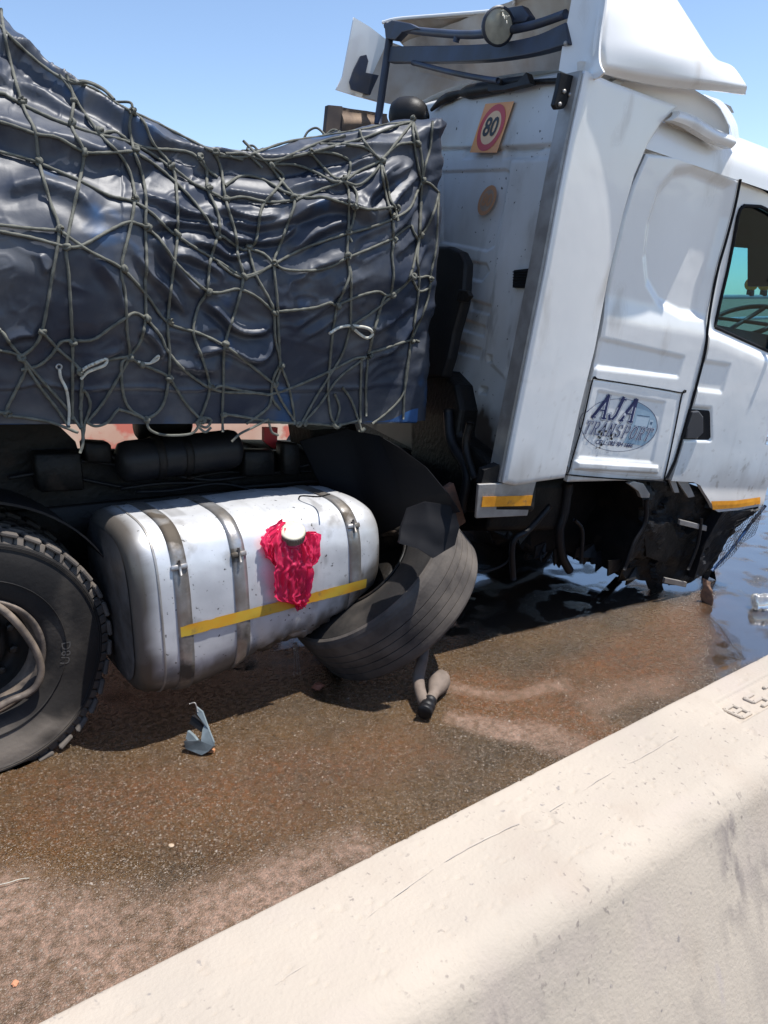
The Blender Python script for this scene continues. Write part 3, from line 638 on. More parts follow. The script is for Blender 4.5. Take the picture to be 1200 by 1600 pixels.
# far side with a window opening
def far_side():
    mb = MB(); w0, w1, h0, h1 = 1.30, 2.02, .98, 1.68
    for a0, a1, c0, c1 in ((.12, w0, -.05, 1.62), (w1, 2.14, -.05, 1.62), (w0, w1, -.05, h0), (w0, w1, h1, 1.62 if h1 < 1.62 else h1+.001)):
        mb.add(*box(CP((a0+a1)/2, 2.28, (c0+c1)/2), fc*(a1-a0)/2, lc*.02, uc*abs(c1-c0)/2))
    mb.build('far_side_panel', M['white'], TR, smooth_=False)
far_side()
mb = MB()  # floor, rear bulkhead and trim inside
mb.add(*box(CP(1.15, 1.15, .05), fc*.98, lc*1.08, uc*.05)); mb.add(*box(CP(.24, 1.15, .9), fc*.03, lc*1.08, uc*.9)); mb.build('cab_floor', M['cloth'], TR, smooth_=False)
mb = MB(); mb.add(*box(CP(1.45, .55, .72), fc*.24, lc*.24, uc*.10, .04)); mb.add(*box(CP(1.22, .55, 1.0), fc*.08-uc*.02, lc*.22, uc*.30, .04)); mb.build('seat', M['cloth'], TR)
mb = MB(); mb.add(*box(CP(2.0, 1.15, .72), fc*.16, lc*1.05, uc*.22, .05)); mb.build('dashboard', M['cloth'], TR)
mb = MB(); cw = cb(1150, 487, .45); cw = CP(cw[0]+.10, .45, cw[2]-.05); n_ = nrm(-fc*.5+uc*.8); s_ = nrm(np.cross(n_, lc)); 
mb.add(*tube([cw+(s_*math.cos(t)+lc*math.sin(t))*.23 for t in np.linspace(0, 2*math.pi, 40)], .016, 8, cap=False)); mb.add(*tube([cw-s_*.22, cw+s_*.22], .014, 6)); mb.add(*tube([cw-lc*.22, cw+lc*.22], .014, 6)); mb.build('steering_wheel', M['black'], TR)
mb = MB(); mb.add(*flat_poly([CP(*ca(x, y, 1.95)) for x, y in [(1120, 250), (1260, 250), (1260, 445), (1168, 447), (1168, 387), (1120, 383)]], fc, .03)); mb.build('sun_visor', M['cloth'], TR, smooth_=False)
mb = MB(); mb.add(*box(CP(1.5, .12, .62), fc*.55, lc*.03, uc*.36)); mb.build('door_lining', M['cloth'], TR, smooth_=False)
# front wall with windscreen
mb = MB()
for c0, c1 in ((-.05, .75), (1.55, 1.72)): mb.add(*box(CP(2.14, 1.16, (c0+c1)/2), fc*.02, lc*1.1, uc*(c1-c0)/2))
for b_ in (.12, 2.2): mb.add(*box(CP(2.13, b_, 1.15), fc*.02, lc*.06, uc*.42))
mb.build('front_panel', M['white'], TR, smooth_=False)
mb = MB(); mb.add(*box(CP(2.145, 1.16, 1.15), fc*.004, lc*1.0, uc*.42)); mb.build('windscreen', M['glass'], TR, smooth_=False)

# --- door
dbot = [(1041, 750), (1080, 752), (1092, 760), (1104, 788), (1112, 797), (1145, 794), (1186, 787)]
def shift(L, dx, dy=0): return [(x+dx, y+dy) for x, y in L]
winL = [(1123, 512), (1132, 470), (1143, 425), (1153, 375), (1160, 335), (1166, 321)]
door = thing('door', CP(1.4, 0, 0), None, None) if False else None
far_a = 2.10
def ext(x, y, a=far_a, b=.025):   # end point on the front edge of the door at the height of the line through (x,y)
    p = cb(x, y, b); return [a, b, p[2]]
p_wb = cb(1123, 512, .025); p_wt = cb(1166, 321, .025); slope = (cb(1200, 547, .025)[2]-p_wb[2])/(cb(1200, 547, .025)[0]-p_wb[0])
wb = [p_wb, V(1.6, .025, p_wb[2]+slope*(1.6-p_wb[0])), V(2.0, .025, p_wb[2]+slope*(2.0-p_wb[0]))]
slt = (cb(1200, 318, .025)[2]-p_wt[2])/(cb(1200, 318, .025)[0]-p_wt[0])
wt = [p_wt, V(1.5, .025, p_wt[2]+slt*.1), V(1.86, .025, p_wt[2]-.02)]
dgap = [tuple(np.array(q)+(4.5, 0)) for q in gapL]
def door_depth(a, c):
    wl = np.interp(a, [wb[0][0], wb[2][0]], [wb[0][2], wb[2][2]])
    d = body_depth(np.minimum(a, 1.25), c)*0 + .0018*fbm(a*4+3, c*4, 42)
    d += .034*sstep(-.01, .05, c-(wl-.06)) - .022*sstep(.12, -.06, c-(wl-.06))
    d += .10*np.clip((c-1.78)/.16, 0, 1)**2
    d -= .02*sstep(.0, -.12, c)     # swells over the step
    d += .02*sstep(-.02, .01, sdf_poly(a, c, poly_ac([(1064, 636), (1110, 640), (1111, 687), (1058, 686)])))
    d += .012*sstep(-.02, .012, sdf_poly(a, c, poly_ac([(1070, 562), (1140, 572), (1128, 612), (1062, 604)])))
    return d
def endp(c_, a=far_a): return V(a, .025, c_)
bl = PX([(1045, 750), (1080, 752), (1090, 757), (1099, 775), (1107, 792), (1114, 797), (1145, 794), (1184, 787)], .025)
low_r = np.array([bl[-1], cb(1193, 765, .025), cb(1203, 740, .025), cb(1212, 700, .025), V(far_a+.02, .025, .3), V(far_a+.02, .025, .6), V(2.0, .025, wb[2][2])])
low_l = PX([(1045, 750)]+dgap[1:6]+[(1108, 509)], .025)
mid_top = np.array([cb(1108, 509, .025)]+list(wb))
PD = []
def dpanel(name, bot, top, left, right, nu, nv, parent, th=.03):
    P = coons(bot, top, left, right, nu, nv); P[..., 1] += door_depth(P[..., 0], P[..., 2]); v, f = thick_grid(P, V(0, 1, 0), th); return to_world(v), f
mb = MB(); mb.add(*dpanel('x', bl, mid_top, low_l, low_r, 130, 130, None))
pil_l = PX([(1108, 509)]+dgap[7:], .025); pil_r = np.array([p_wb]+[cb(x, y, .025) for x, y in winL[1:]]); 
mb.add(*dpanel('x', np.array([pil_l[0], p_wb]), np.array([pil_l[-1], cb(1176, 288, .025)]), pil_l, np.array(list(pil_r)+[cb(1176, 288, .025)]), 14, 70, None))
ttop = np.array([cb(1176, 288, .025), cb(1200, 297, .025), V(1.86, .025, p_wt[2]+.05)])
mb.add(*dpanel('x', np.array(wt), ttop, np.array([wt[0], ttop[0]]), np.array([wt[-1], ttop[-1]]), 20, 10, None))
mb.add(*dpanel('x', np.array([wb[2], low_r[-1]+V(.1, 0, 0)]), np.array([wt[-1], ttop[-1]]), np.array([wb[2], wt[-1]]), np.array([low_r[-1]+V(.1, 0, 0), ttop[-1]]), 8, 40, None))
DR = mb.build('door', M['white'], TR)
# window pane and rubber
wp = [p_wb]+[cb(x, y, .025) for x, y in winL[1:]]+[wt[1], wt[2], wb[2], wb[1]]
wpi = np.array(wp); wpi[:, 1] = .075; v, f = flat_poly(to_world(wpi), lc, .004); obj('window_pane', v, f, M['glass'], DR, smooth_=False)
wf = np.array(wp+[wp[0]]); wf[:, 1] = .052; obj('window_seal', *tube(to_world(resample(wf, 60)), .010, 6), M['seal'], DR)
# door handle: cup with a lever
hp = [(1066, 638), (1106, 641), (1111, 649), (1111, 680), (1105, 687), (1059, 686)]
v, f = flat_poly([CP(*cb(x, y, .022)) for x, y in hp], -lc, .012); hnd = obj('door_handle', v, f, M['seal'], DR, smooth_=False); bevelmod(hnd, .006)
L = [(1078, 642), (1088, 641), (1095, 650), (1095, 675), (1086, 684), (1068, 684), (1070, 668), (1076, 650)]
v, f = flat_poly([CP(*cb(x, y, .005)) for x, y in L], -lc, .022); o = obj('lever', v, f, mat('handle_grey_plastic', (.06, .06, .065), rough=.3), hnd, smooth_=False); bevelmod(o, .007, 3)
# orange strip under the door
P = coons(PX([(1110, 795), (1148, 792), (1184, 786)], 0), PX([(1108, 782), (1146, 781), (1186, 776)], 0), PX([(1110, 795), (1108, 782)], 0), PX([(1184, 786), (1186, 776)], 0), 20, 3); P[..., 1] = .025+door_depth(P[..., 0], P[..., 2])-.003
mb = MB(); mb.add(to_world(P), gridf(20, 3)); mb.build('reflective_strip', M['tape_o'], DR, smooth_=False)

# --- roof spoiler: near shell, upper sheet, far flap, frame tubes, lamp
def wl(L): return np.array([CP(*q) for q in L])
def shellp(name, bot, top, left, right, nu, nv, bulge=None, th=.012, mat_=None, parent=TR, ndir=(0, 1, 0)):
    P = coons(np.array(bot), np.array(top), np.array(left), np.array(right), nu, nv)
    if bulge: P = bulge(P)
    v, f = thick_grid(P, V(*ndir), th); v = np.asarray(v)
    o = obj(name, to_world(v), f, mat_ or M['white'], parent); return o
q = lambda x, y, b: cb(x, y, b)
# near shell (outer face): rear edge, swept top, flared lip with a sharp tip
rear_b = -.06
sb = smooth([q(945, 113, rear_b), q(1000, 126, -.065), q(1060, 136, -.07), q(1110, 141, -.07), q(1164, 148, -.05)], 8)
sr = smooth([q(1164, 148, -.05), q(1146, 106, -.03), q(1121, 93, .05), q(1104, 72, .12), q(1080, 34, .20), q(1045, -18, .34), q(1010, -50, .5)], 6)
sl_ = smooth([q(945, 113, rear_b), q(938, 95, rear_b), q(938, 60, rear_b+.01), q(948, 0, rear_b+.05), q(958, -40, rear_b+.16), q(962, -64, .3)], 6)
st = smooth([q(962, -64, .3), q(985, -60, .42), q(1010, -50, .5)], 8)
def bl_(P):
    nu, nv, _ = P.shape; s = np.linspace(0, 1, nu)[:, None]; t = np.linspace(0, 1, nv)[None, :]
    P[..., 1] -= .05*np.sin(math.pi*s)*np.sin(math.pi*np.clip(t*1.1, 0, 1))*(1-t); P[..., 1] -= .035*np.exp(-((t-.0)/.12)**2)*sstep(.3, .9, s)
    e = np.minimum(s*.9+0*t, t*.6+0*s); P[..., 1] += .03*(1-sstep(0, 1, np.clip(e/.03, 0, 1))); return P
spoil = shellp('roof_spoiler', sb, st, sl_, sr, 70, 70, bl_, .015)
# top sheet running across from the near shell to the far side, sloping to the front
nearT = q(955, -30, 0); 
te = smooth([V(-.02, .05, 2.42), V(-.02, .3, 2.54), V(-.02, .7, 2.60), q(805, 8, 1.15), q(780, 17, 1.30), q(700, 24, 1.72), q(625, 30, 2.16), q(600, 36, 2.3)], 10)
tf = smooth([V(.70, .40, 2.18), V(.95, .8, 2.16), V(1.0, 1.2, 2.16), V(1.0, 1.8, 2.12), V(.9, 2.3, 2.0)], 14)
def dent(P): P[..., 2] += .018*fbm(P[..., 0]*3, P[..., 1]*3, 61)+.05*np.exp(-((P[..., 1]-1.28)/.05)**2)*np.exp(-(P[..., 0]/.2)**2)*-.4; return P
v, f = thick_grid(dent(coons(te, tf, [te[0], (te[0]+tf[0])/2+V(0, -.02, .1), tf[0]], [te[-1], (te[-1]+tf[-1])/2+V(0, 0, .1), tf[-1]], 90, 40)), V(0, 0, -1), .012)
obj('spoiler_top_sheet', to_world(v), f, M['white_in'], TR)
mb = MB(); mb.add(*tube(to_world(te+V(-.01, 0, .0)), .011, 6)); mb.build('sheet_rim', M['white'], TR)
# near flank seen from behind: turned return of the shell
K_ = lambda x, y: ca(x, y, -.012)
fl = coons(smooth([K_(873, 110), K_(905, 121), K_(930, 120), K_(943, 113)], 6), smooth([K_(903, -60), K_(930, -62), K_(953, -64)], 6), smooth([K_(873, 110), K_(880, 65), K_(891, 10), K_(903, -60)], 6), smooth([K_(943, 113), K_(936, 95), K_(937, 60), K_(946, 0), K_(953, -64)], 6), 24, 50)
fl[..., 0] += .03*np.sin(np.linspace(0, math.pi, 24))[:, None]; v, f = thick_grid(fl, V(1, 0, 0), .012); obj('spoiler_return', to_world(v), f, M['white'], TR)
mb = MB()
for (x, y, b) in ((884, 68, .16),): mb.add(*lathe([(0, -.006), (.011, -.004), (.012, 0), (0, .004)], CP(*q(x, y, b)), -lc, fc, 10))
mb.build('screw', M['alu'], spoil)
# collar under the shell leading down to the roof, with rounded nose skirt
co = coons(smooth([q(905, 125, .06), q(960, 150, .06), q(1015, 170, .06), q(1050, 196, .06), q(1100, 215, .05), q(1140, 222, -.01)], 6), smooth([q(905, 95, .05), q(960, 100, .02), q(1030, 118, .0), q(1075, 135, .0), q(1090, 143, .0), q(1098, 148, -.0)], 6),
           [q(905, 125, .06), q(905, 95, .05)], smooth([q(1140, 222, -.01), q(1138, 195, -.01), q(1124, 165, 0), q(1098, 148, 0)], 6), 60, 20)
v, f = thick_grid(co, V(0, 1, 0), .015); obj('spoiler_collar', to_world(v), f, M['white'], TR)
sk = coons(smooth([q(1050, 188, -.03), q(1075, 197, -.03), q(1110, 218, -.04), q(1143, 232, -.04)], 6), smooth([q(1062, 173, -.0), q(1088, 182, -.01), q(1116, 200, -.02), q(1144, 212, -.03)], 6), [q(1050, 188, -.03), q(1062, 173, 0)], smooth([q(1143, 232, -.04), q(1146, 222, -.04), q(1144, 212, -.03)], 4), 40, 12)
sk[..., 1] -= .02*np.sin(np.linspace(0, math.pi, 12))[None, :]; v, f = thick_grid(sk, V(0, 1, 0), .05); obj('spoiler_skirt', to_world(v), f, M['white'], TR)
nz = coons(smooth([q(1098, 150, 0), q(1124, 167, -.02), q(1140, 196, -.03), q(1145, 220, -.035)], 6), smooth([q(1104, 148, .15), q(1130, 160, .12), q(1150, 190, .08), q(1155, 215, .05)], 6), [q(1098, 150, 0), q(1104, 148, .15)], [q(1145, 220, -.035), q(1155, 215, .05)], 30, 8)
v, f = thick_grid(nz, V(-1, 0, 0), .012); obj('skirt_nose', to_world(v), f, M['white'], TR)
# dark recess behind the nose on the roof
mb = MB(); mb.add(*flat_poly([CP(*q(x, y, .2)) for x, y in [(1108, 150), (1142, 166), (1147, 176), (1130, 180), (1112, 168)]], lc, .06)); mb.build('roof_hatch', M['alu'], TR, smooth_=False)
# far flap with wavy inner sheet
fla = coons([q(525, 140, 2.3), q(556, 150, 2.3), q(600, 162, 2.28)], [q(553, 27, 2.3), q(578, 42, 2.3), q(604, 62, 2.28)], [q(525, 140, 2.3), q(535, 120, 2.3), q(553, 27, 2.3)], [q(600, 162, 2.28), q(603, 110, 2.28), q(604, 62, 2.28)], 24, 24)
v, f = thick_grid(fla, V(0, 1, 0), .014); fo = obj('far_flap', to_world(v), f, M['white'], TR)
mb = MB(); mb.add(*flat_poly([CP(*q(x, y, 2.28)) for x, y in [(545, 128), (552, 108), (562, 88), (571, 86), (574, 96), (570, 114), (600, 120), (598, 152), (572, 148), (548, 140)]], -lc, .015)); mb.build('flap_bracket', M['frame'], TR, smooth_=False)
low = coons([q(560, 150, 2.29), q(600, 160, 2.2), q(640, 166, 2.05), q(672, 168, 1.9)], [q(600, 62, 2.28), q(680, 90, 2.1), q(740, 105, 1.7), q(800, 118, 1.3)], [q(560, 150, 2.29), q(600, 62, 2.28)], [q(672, 168, 1.9), q(700, 150, 1.75), q(760, 125, 1.45), q(800, 118, 1.3)], 40, 30)
low[..., 0] += .03+.012*fbm(low[..., 1]*4, low[..., 2]*4, 62); v, f = thick_grid(low, V(1, 0, 0), .012); obj('spoiler_inner_sheet', to_world(v), f, M['white_in'], TR)
# inside front of the hollow shell, warm bare fibreglass seen through the frame
ins = coons([V(.55, .1, 2.02), V(.55, 1.1, 2.10), V(.5, 2.2, 1.9)], [V(.25, .1, 2.5), V(.28, 1.1, 2.56), V(.2, 2.28, 2.5)], [V(.55, .1, 2.02), V(.25, .1, 2.5)], [V(.5, 2.2, 1.9), V(.2, 2.28, 2.5)], 60, 20)
ins[..., 0] += .03*np.abs(fbm(ins[..., 1]*5, ins[..., 2]*5, 63)); v, f = thick_grid(ins, V(1, 0, 0), .012); obj('shell_lining', to_world(v), f, M['white_in'], TR)
A_ = -.02
def tubea(name, L, r, m_='frame', a=A_, seg=8): pts = smooth([ca(x, y, a) if not isinstance(a, (list, tuple)) else ca(x, y, a[i]) for i, (x, y) in enumerate(L)], 8); return obj(name, *tube(to_world(pts), r, seg), M[m_], TR)
def beam(name, top, bot, a, th, m_='frame'):
    T_ = smooth([ca(x, y, a) for x, y in top], 8); B_ = smooth([ca(x, y, a) for x, y in bot], 8); n_ = min(len(T_), len(B_)); T_ = resample(T_, 30); B_ = resample(B_, 30)
    k = V(th, 0, 0); P = np.stack([B_, T_, T_+k, B_+k], 1); mb = MB(); mb.add(to_world(P), gridf(30, 4, closev=True)+[(0, 1, 2, 3), (119, 118, 117, 116)]); o = mb.build(name, M[m_], TR, smooth_=False); return bevelmod(o, .006)
beam('frame_beam', [(606, 72), (680, 71), (760, 68), (830, 57), (884, 34)], [(606, 97), (680, 97), (760, 94), (830, 84), (888, 68)], -.02, .05)
tubea('frame_tube', [(604, 40), (650, 48), (720, 54), (765, 52), (830, 40), (884, 22)], .022)
tubea('frame_post', [(611, 44), (603, 100), (590, 194)], .026)
tubea('frame_brace', [(645, 98), (700, 112), (745, 121), (778, 126)], .015)
tubea('frame_brace', [(712, 66), (716, 52)], .018)
mb = MB(); mb.add(*flat_poly([CP(*ca(x, y, -.05)) for x, y in [(600, 38), (612, 31), (640, 36), (655, 44), (628, 50), (617, 62), (602, 60)]], fc, .05)); bevelmod(mb.build('frame_bracket', M['frame'], TR, smooth_=False), .006)
mb = MB(); mb.add(*flat_poly([CP(*ca(x, y, -.03)) for x, y in [(790, 12), (815, 8), (826, 24), (820, 34), (800, 36), (788, 28)]], fc, .05)); bevelmod(mb.build('frame_bracket', M['frame'], TR, smooth_=False), .006)
mb = MB(); mb.add(*flat_poly([CP(*q(x, y, .03)) for x, y in [(877, 112), (903, 120), (900, 142), (881, 170), (870, 171), (866, 164), (872, 140)]], lc, .03)); bb = bevelmod(mb.build('corner_bracket', M['black'], TR, smooth_=False), .005)
for x, y in ((874, 163), (881, 143), (890, 148)): mb = MB(); mb.add(*lathe([(0, 0), (.010, .001), (.009, .008), (0, .009)], CP(*q(x, y, .028)), -lc, fc, 8)); mb.build('bolt', M['alu'], bb)
# torn roof edge trim: black lumps along the rear edge
tubea('roof_edge_trim', [(674, 172), (690, 158), (712, 148), (735, 143), (770, 137), (800, 130), (826, 121)], np.interp(np.linspace(0, 1, 49), [0, .25, .4, .5, .8, 1], [.01, .03, .018, .04, .035, .012]), 'black', .06)
tubea('roof_edge_tube', [(800, 132), (840, 128), (885, 126)], .014, 'grime', .06)
mb = MB(); mb.add(*flat_poly([CP(*ca(x, y, .0)) for x, y in [(762, 122), (778, 122), (782, 134), (808, 128), (822, 113), (828, 130), (790, 140), (762, 142)]], fc, .04)); mb.build('torn_bracket', M['black'], TR, smooth_=False)
# round lamp hanging in the frame
lc_ = ca(775, 42, -.10); ax = nrm(-fc*.10-lc*.98-uc*.12)
mb = MB(); mb.add(*lathe([(0, .05), (.05, .045), (.085, .0), (.092, -.03), (.080, -.032)], CP(*lc_), -ax, uc, 28)); lamp = mb.build('work_lamp', M['frame'], TR)
mb = MB(); mb.add(*lathe([(0, .036), (.06, .033), (.079, .028)], CP(*lc_), ax, uc, 28)); mb.build('lamp_lens', mat('lamp_lens', (.42, .40, .32), (.3, .29, .24), 20, .15), lamp)
mb = MB()
for k in range(6):
    p = ca(784+k*1.5, 18+k*3, -.1); mb.add(*tube(smooth([CP(*p), CP(p[0]-.02, p[1]-.03, p[2]-.01), CP(p[0]-.03, p[1]-.05-.02*rng.rand(), p[2]-.04*rng.rand())], 4), .003, 5))
mb.build('torn_tape', M['rope_pale'], lamp)

# --- air intake behind the cab
def slab(name, px, a, th, m_, bev=.02):
    v, f = flat_poly([CP(*ca(x, y, a)) for x, y in px], fc, th); return bevelmod(obj(name, v, f, M[m_], TR, smooth_=False), bev, 3)
slab('air_intake', [(640, 384), (700, 384), (718, 392), (726, 408), (722, 470), (708, 520), (700, 560), (690, 590), (640, 590)], -.10, .07, 'black', .02)
slab('intake_clip', [(716, 452), (730, 454), (734, 462), (726, 472), (712, 470)], -.13, .03, 'grime', .006)
slab('intake_duct', [(640, 575), (692, 578), (712, 600), (720, 640), (714, 680), (740, 700), (775, 730), (770, 800), (640, 800)], -.02, .3, 'grime', .03)
slab('engine_cover', [(548, 650), (600, 640), (700, 690), (745, 655), (768, 690), (775, 760), (760, 830), (600, 830)], .12, .6, 'grime', .03)
tubea('coolant_hose', [(700, 640), (705, 690), (730, 740), (720, 800)], .03, 'black', -.05)
tubea('coolant_hose', [(735, 660), (728, 700), (742, 750)], .022, 'grime', -.08)
mb = MB(); mb.add(*box(hitY(705, 792, 3.05), V(.05, 0, .02), V(0, .02, 0), V(-.05, 0, .12), .006)); mb.build('rusty_bracket', mat('rusty_steel', (.16, .07, .04), (.08, .045, .03), 20, .8), TR)

# --- under the cab
UB = .22
def ub(name, px, b, th, m_, bev=.01): v, f = flat_poly([CP(*cb(x, y, b)) for x, y in px], lc, th); return bevelmod(obj(name, v, f, M[m_], TR, smooth_=False), bev)
ub('inner_arch', [(782, 756), (1000, 752), (1003, 820), (985, 868), (900, 866), (828, 862), (800, 838), (770, 838), (752, 812)], .45, .9, 'grime', .02)
def rough_slab(name, bot, top, left, right, b, th, m_, amp, seed, nu=50, nv=40):
    P = coons(*[np.array([cb(x, y, b) for x, y in L]) for L in (bot, top, left, right)], nu, nv)
    P[..., 1] += amp*fbm(P[..., 0]*7, P[..., 2]*7, seed)+amp*.8*(fbm(P[..., 0]*3, P[..., 2]*5, seed+1) > .15); v, f = thick_grid(P, V(0, 1, 0), th); return obj(name, to_world(v), f, M[m_], TR, smooth_=False)
rough_slab('step_well', [(968, 900), (1010, 912), (1070, 914), (1098, 900)], [(1000, 752), (1060, 752), (1095, 762), (1180, 798)], [(968, 900), (980, 860), (1003, 820), (1000, 752)], [(1098, 900), (1112, 880), (1140, 840), (1180, 798)], .04, .5, 'grime', .04, 71)
bp_ = rough_slab('bumper_corner', [(1085, 905), (1100, 903), (1112, 890)], [(1130, 800), (1165, 798), (1190, 790)], [(1085, 905), (1100, 860), (1130, 800)], [(1112, 890), (1150, 830), (1190, 790)], -.02, .08, 'black', .03, 73, 16, 30)
ub('step_bracket', [(1063, 812), (1105, 822), (1104, 830), (1062, 820)], .0, .02, 'alu', .003)
ub('step_bracket', [(1040, 903), (1074, 910), (1072, 918), (1038, 911)], .0, .02, 'alu', .003)
ub('step_bracket', [(990, 752), (1006, 756), (1016, 772), (1015, 778), (1002, 778), (998, 768), (982, 756)], .0, .03, 'alu', .004)
ub('arch_strut', [(1046, 750), (1056, 751), (1062, 770), (1054, 770)], .02, .02, 'alu', .003)
ub('arch_strut', [(1058, 751), (1075, 752), (1086, 776), (1076, 778)], .02, .02, 'alu', .003)
ub('rusty_plate', [(1005, 820), (1050, 815), (1062, 850), (1040, 880), (1010, 870)], .03, .02, 'grime', .003)
fp = ub('mud_flap', [(748, 757), (838, 753), (824, 806), (744, 810)], -.02, .02, 'alu', .004)
mb = MB(); mb.add(*flat_poly([CP(*cb(x, y, -.024)) for x, y in [(754, 776), (832, 774), (829, 790), (752, 792)]], -lc, .002)); mb.build('reflective_strip', M['tape_o'], fp, smooth_=False)
def tubeb(name, L, b, r, m_='black', n=8): return obj(name, *tube(to_world(smooth([cb(x, y, b) for x, y in L], n)), r, 8), M[m_], TR)
tubeb('hanging_hose', [(888, 755), (882, 800), (874, 830), (878, 868), (890, 892)], .15, .028)
tubeb('hanging_hose', [(860, 790), (826, 828), (806, 840), (800, 860), (802, 905)], .1, .018)
tubeb('hanging_hose', [(898, 812), (910, 830), (908, 880)], .1, .012)
tubeb('hanging_cable', [(806, 840), (790, 880), (740, 895), (690, 885)], .12, .006)
tubeb('arch_pipe', [(1010, 780), (1008, 815), (990, 850), (975, 890)], .02, .014)
tubeb('arch_pipe', [(1096, 810), (1090, 850), (1075, 890)], -.0, .012)
tubeb('axle_linkage', [(800, 840), (830, 858), (880, 850), (930, 870), (968, 893)], .5, .03, 'grime')
tubeb('hook', [(826, 862), (822, 872), (835, 870), (850, 875), (860, 862)], .5, .014, 'grime')
ub('axle_stub', [(905, 850), (945, 868), (935, 880), (905, 878)], .5, .15, 'grime', .01)
# torn scraps hanging under the floor
for k, (x, y, w_, h_s) in enumerate([(845, 862, 14, 16), (872, 868, 10, 20), (915, 866, 22, 18), (938, 876, 16, 14), (962, 886, 16, 20), (985, 900, 18, 16), (1020, 912, 16, 12), (1052, 914, 14, 14), (1086, 906, 12, 20), (1104, 896, 8, 26), (780, 838, 18, 14), (818, 846, 12, 12)]):
    o_ = [(x-w_, y-12), (x+w_, y-12), (x+w_*.8+rng.randn()*3, y+h_s*.3), (x+w_*.3, y+h_s*.2+rng.randn()*3), (x+rng.randn()*4, y+h_s), (x-w_*.4, y+h_s*.35), (x-w_*.9, y+h_s*.5+rng.randn()*3)]
    bb_ = .04+.25*rng.rand(); v, f = flat_poly([CP(*(cb(a_, b_, bb_)+V(0, .03*rng.randn(), 0))) for a_, b_ in o_], lc, .012); obj('torn_scrap', v, f, M['grime' if k % 3 else 'black'], TR, smooth_=False)
# wire grille net torn off at the front corner
mb = MB(); gx = coons([cb(1118, 888, -.06), cb(1150, 862, -.06), cb(1178, 835, -.06)], [cb(1150, 815, -.02), cb(1175, 803, -.02), cb(1192, 788, -.02)], [cb(1118, 888, -.06), cb(1150, 815, -.02)], [cb(1178, 835, -.06), cb(1192, 788, -.02)], 14, 12)
gx[..., 1] += .03*fbm(gx[..., 0]*9, gx[..., 2]*9, 75)
for i in range(14): mb.add(*tube(to_world(gx[i]), .0016, 4, cap=False))
for j in range(12): mb.add(*tube(to_world(gx[:, j]), .0016, 4, cap=False))
mb.build('grille_mesh', M['black'], TR, kind='stuff')
tubeb('bumper_trim', [(1196, 790), (1170, 822), (1140, 862), (1112, 892)], -.03, .010, 'blue')

# --- chassis, tanks and wheels (roughly level, in road axes)
mb = MB()
for y in (3.78, 4.62): mb.add(*box((1.6, y, .80), (3.6, 0, -.20), (0, .04, 0), (0, 0, .14), .01))
for x in (-.9, .6, 2.0, 3.4): mb.add(*box((x, 4.2, .88-(x-1)*.055), (.05, 0, 0), (0, .4, 0), (0, 0, .10), .01))
CHS = mb.build('chassis_rail', M['grime'], TR)
sa = hitY(-300, 703, 3.76); sb2 = hitY(600, 706, 3.76); mb = MB(); mb.add(*flat_poly([sa, hitY(-250, 650, 3.76), hitY(60, 655, 3.76), hitY(95, 668, 3.76), hitY(118, 690, 3.76), hitY(122, 703, 3.76), sb2, sb2-V(0, 0, .42), sa-V(0, 0, .42)], V(0, 1, 0), .05)); mb.build('side_frame', M['grime'], TR, smooth_=False)
def cylx(name, x0, x1, y, z, r, m_, dz=0):
    mb = MB(); mb.add(*lathe([(0, 0), (r*.6, .0), (r*.92, .02), (r, .05), (r, x1-x0-.05), (r*.92, x1-x0-.02), (r*.6, x1-x0), (0, x1-x0)], (x0, y, z), (1, 0, dz), V(0, 0, 1), 32)); return mb.build(name, M[m_], TR)
p0 = hitY(172, 690, 3.7); p1 = hitY(362, 690, 3.7); at_ = cylx('air_tank', p0[0], p1[0], 3.62, p0[2]-.09, .10, 'black')
mb = MB()
for k in (.3, .52): mb.add(*lathe([(.102, -.02), (.107, -.018), (.107, .018), (.102, .02)], (p0[0]+(p1[0]-p0[0])*k, 3.62, p0[2]-.09), (1, 0, 0), V(0, 0, 1), 32))
mb.build('tank_strap', M['grime'], at_)
p0 = hitY(212, 668, 4.3); p1 = hitY(296, 668, 4.3); cylx('air_cylinder', p0[0], p1[0], 4.3, p0[2], .09, 'grime')

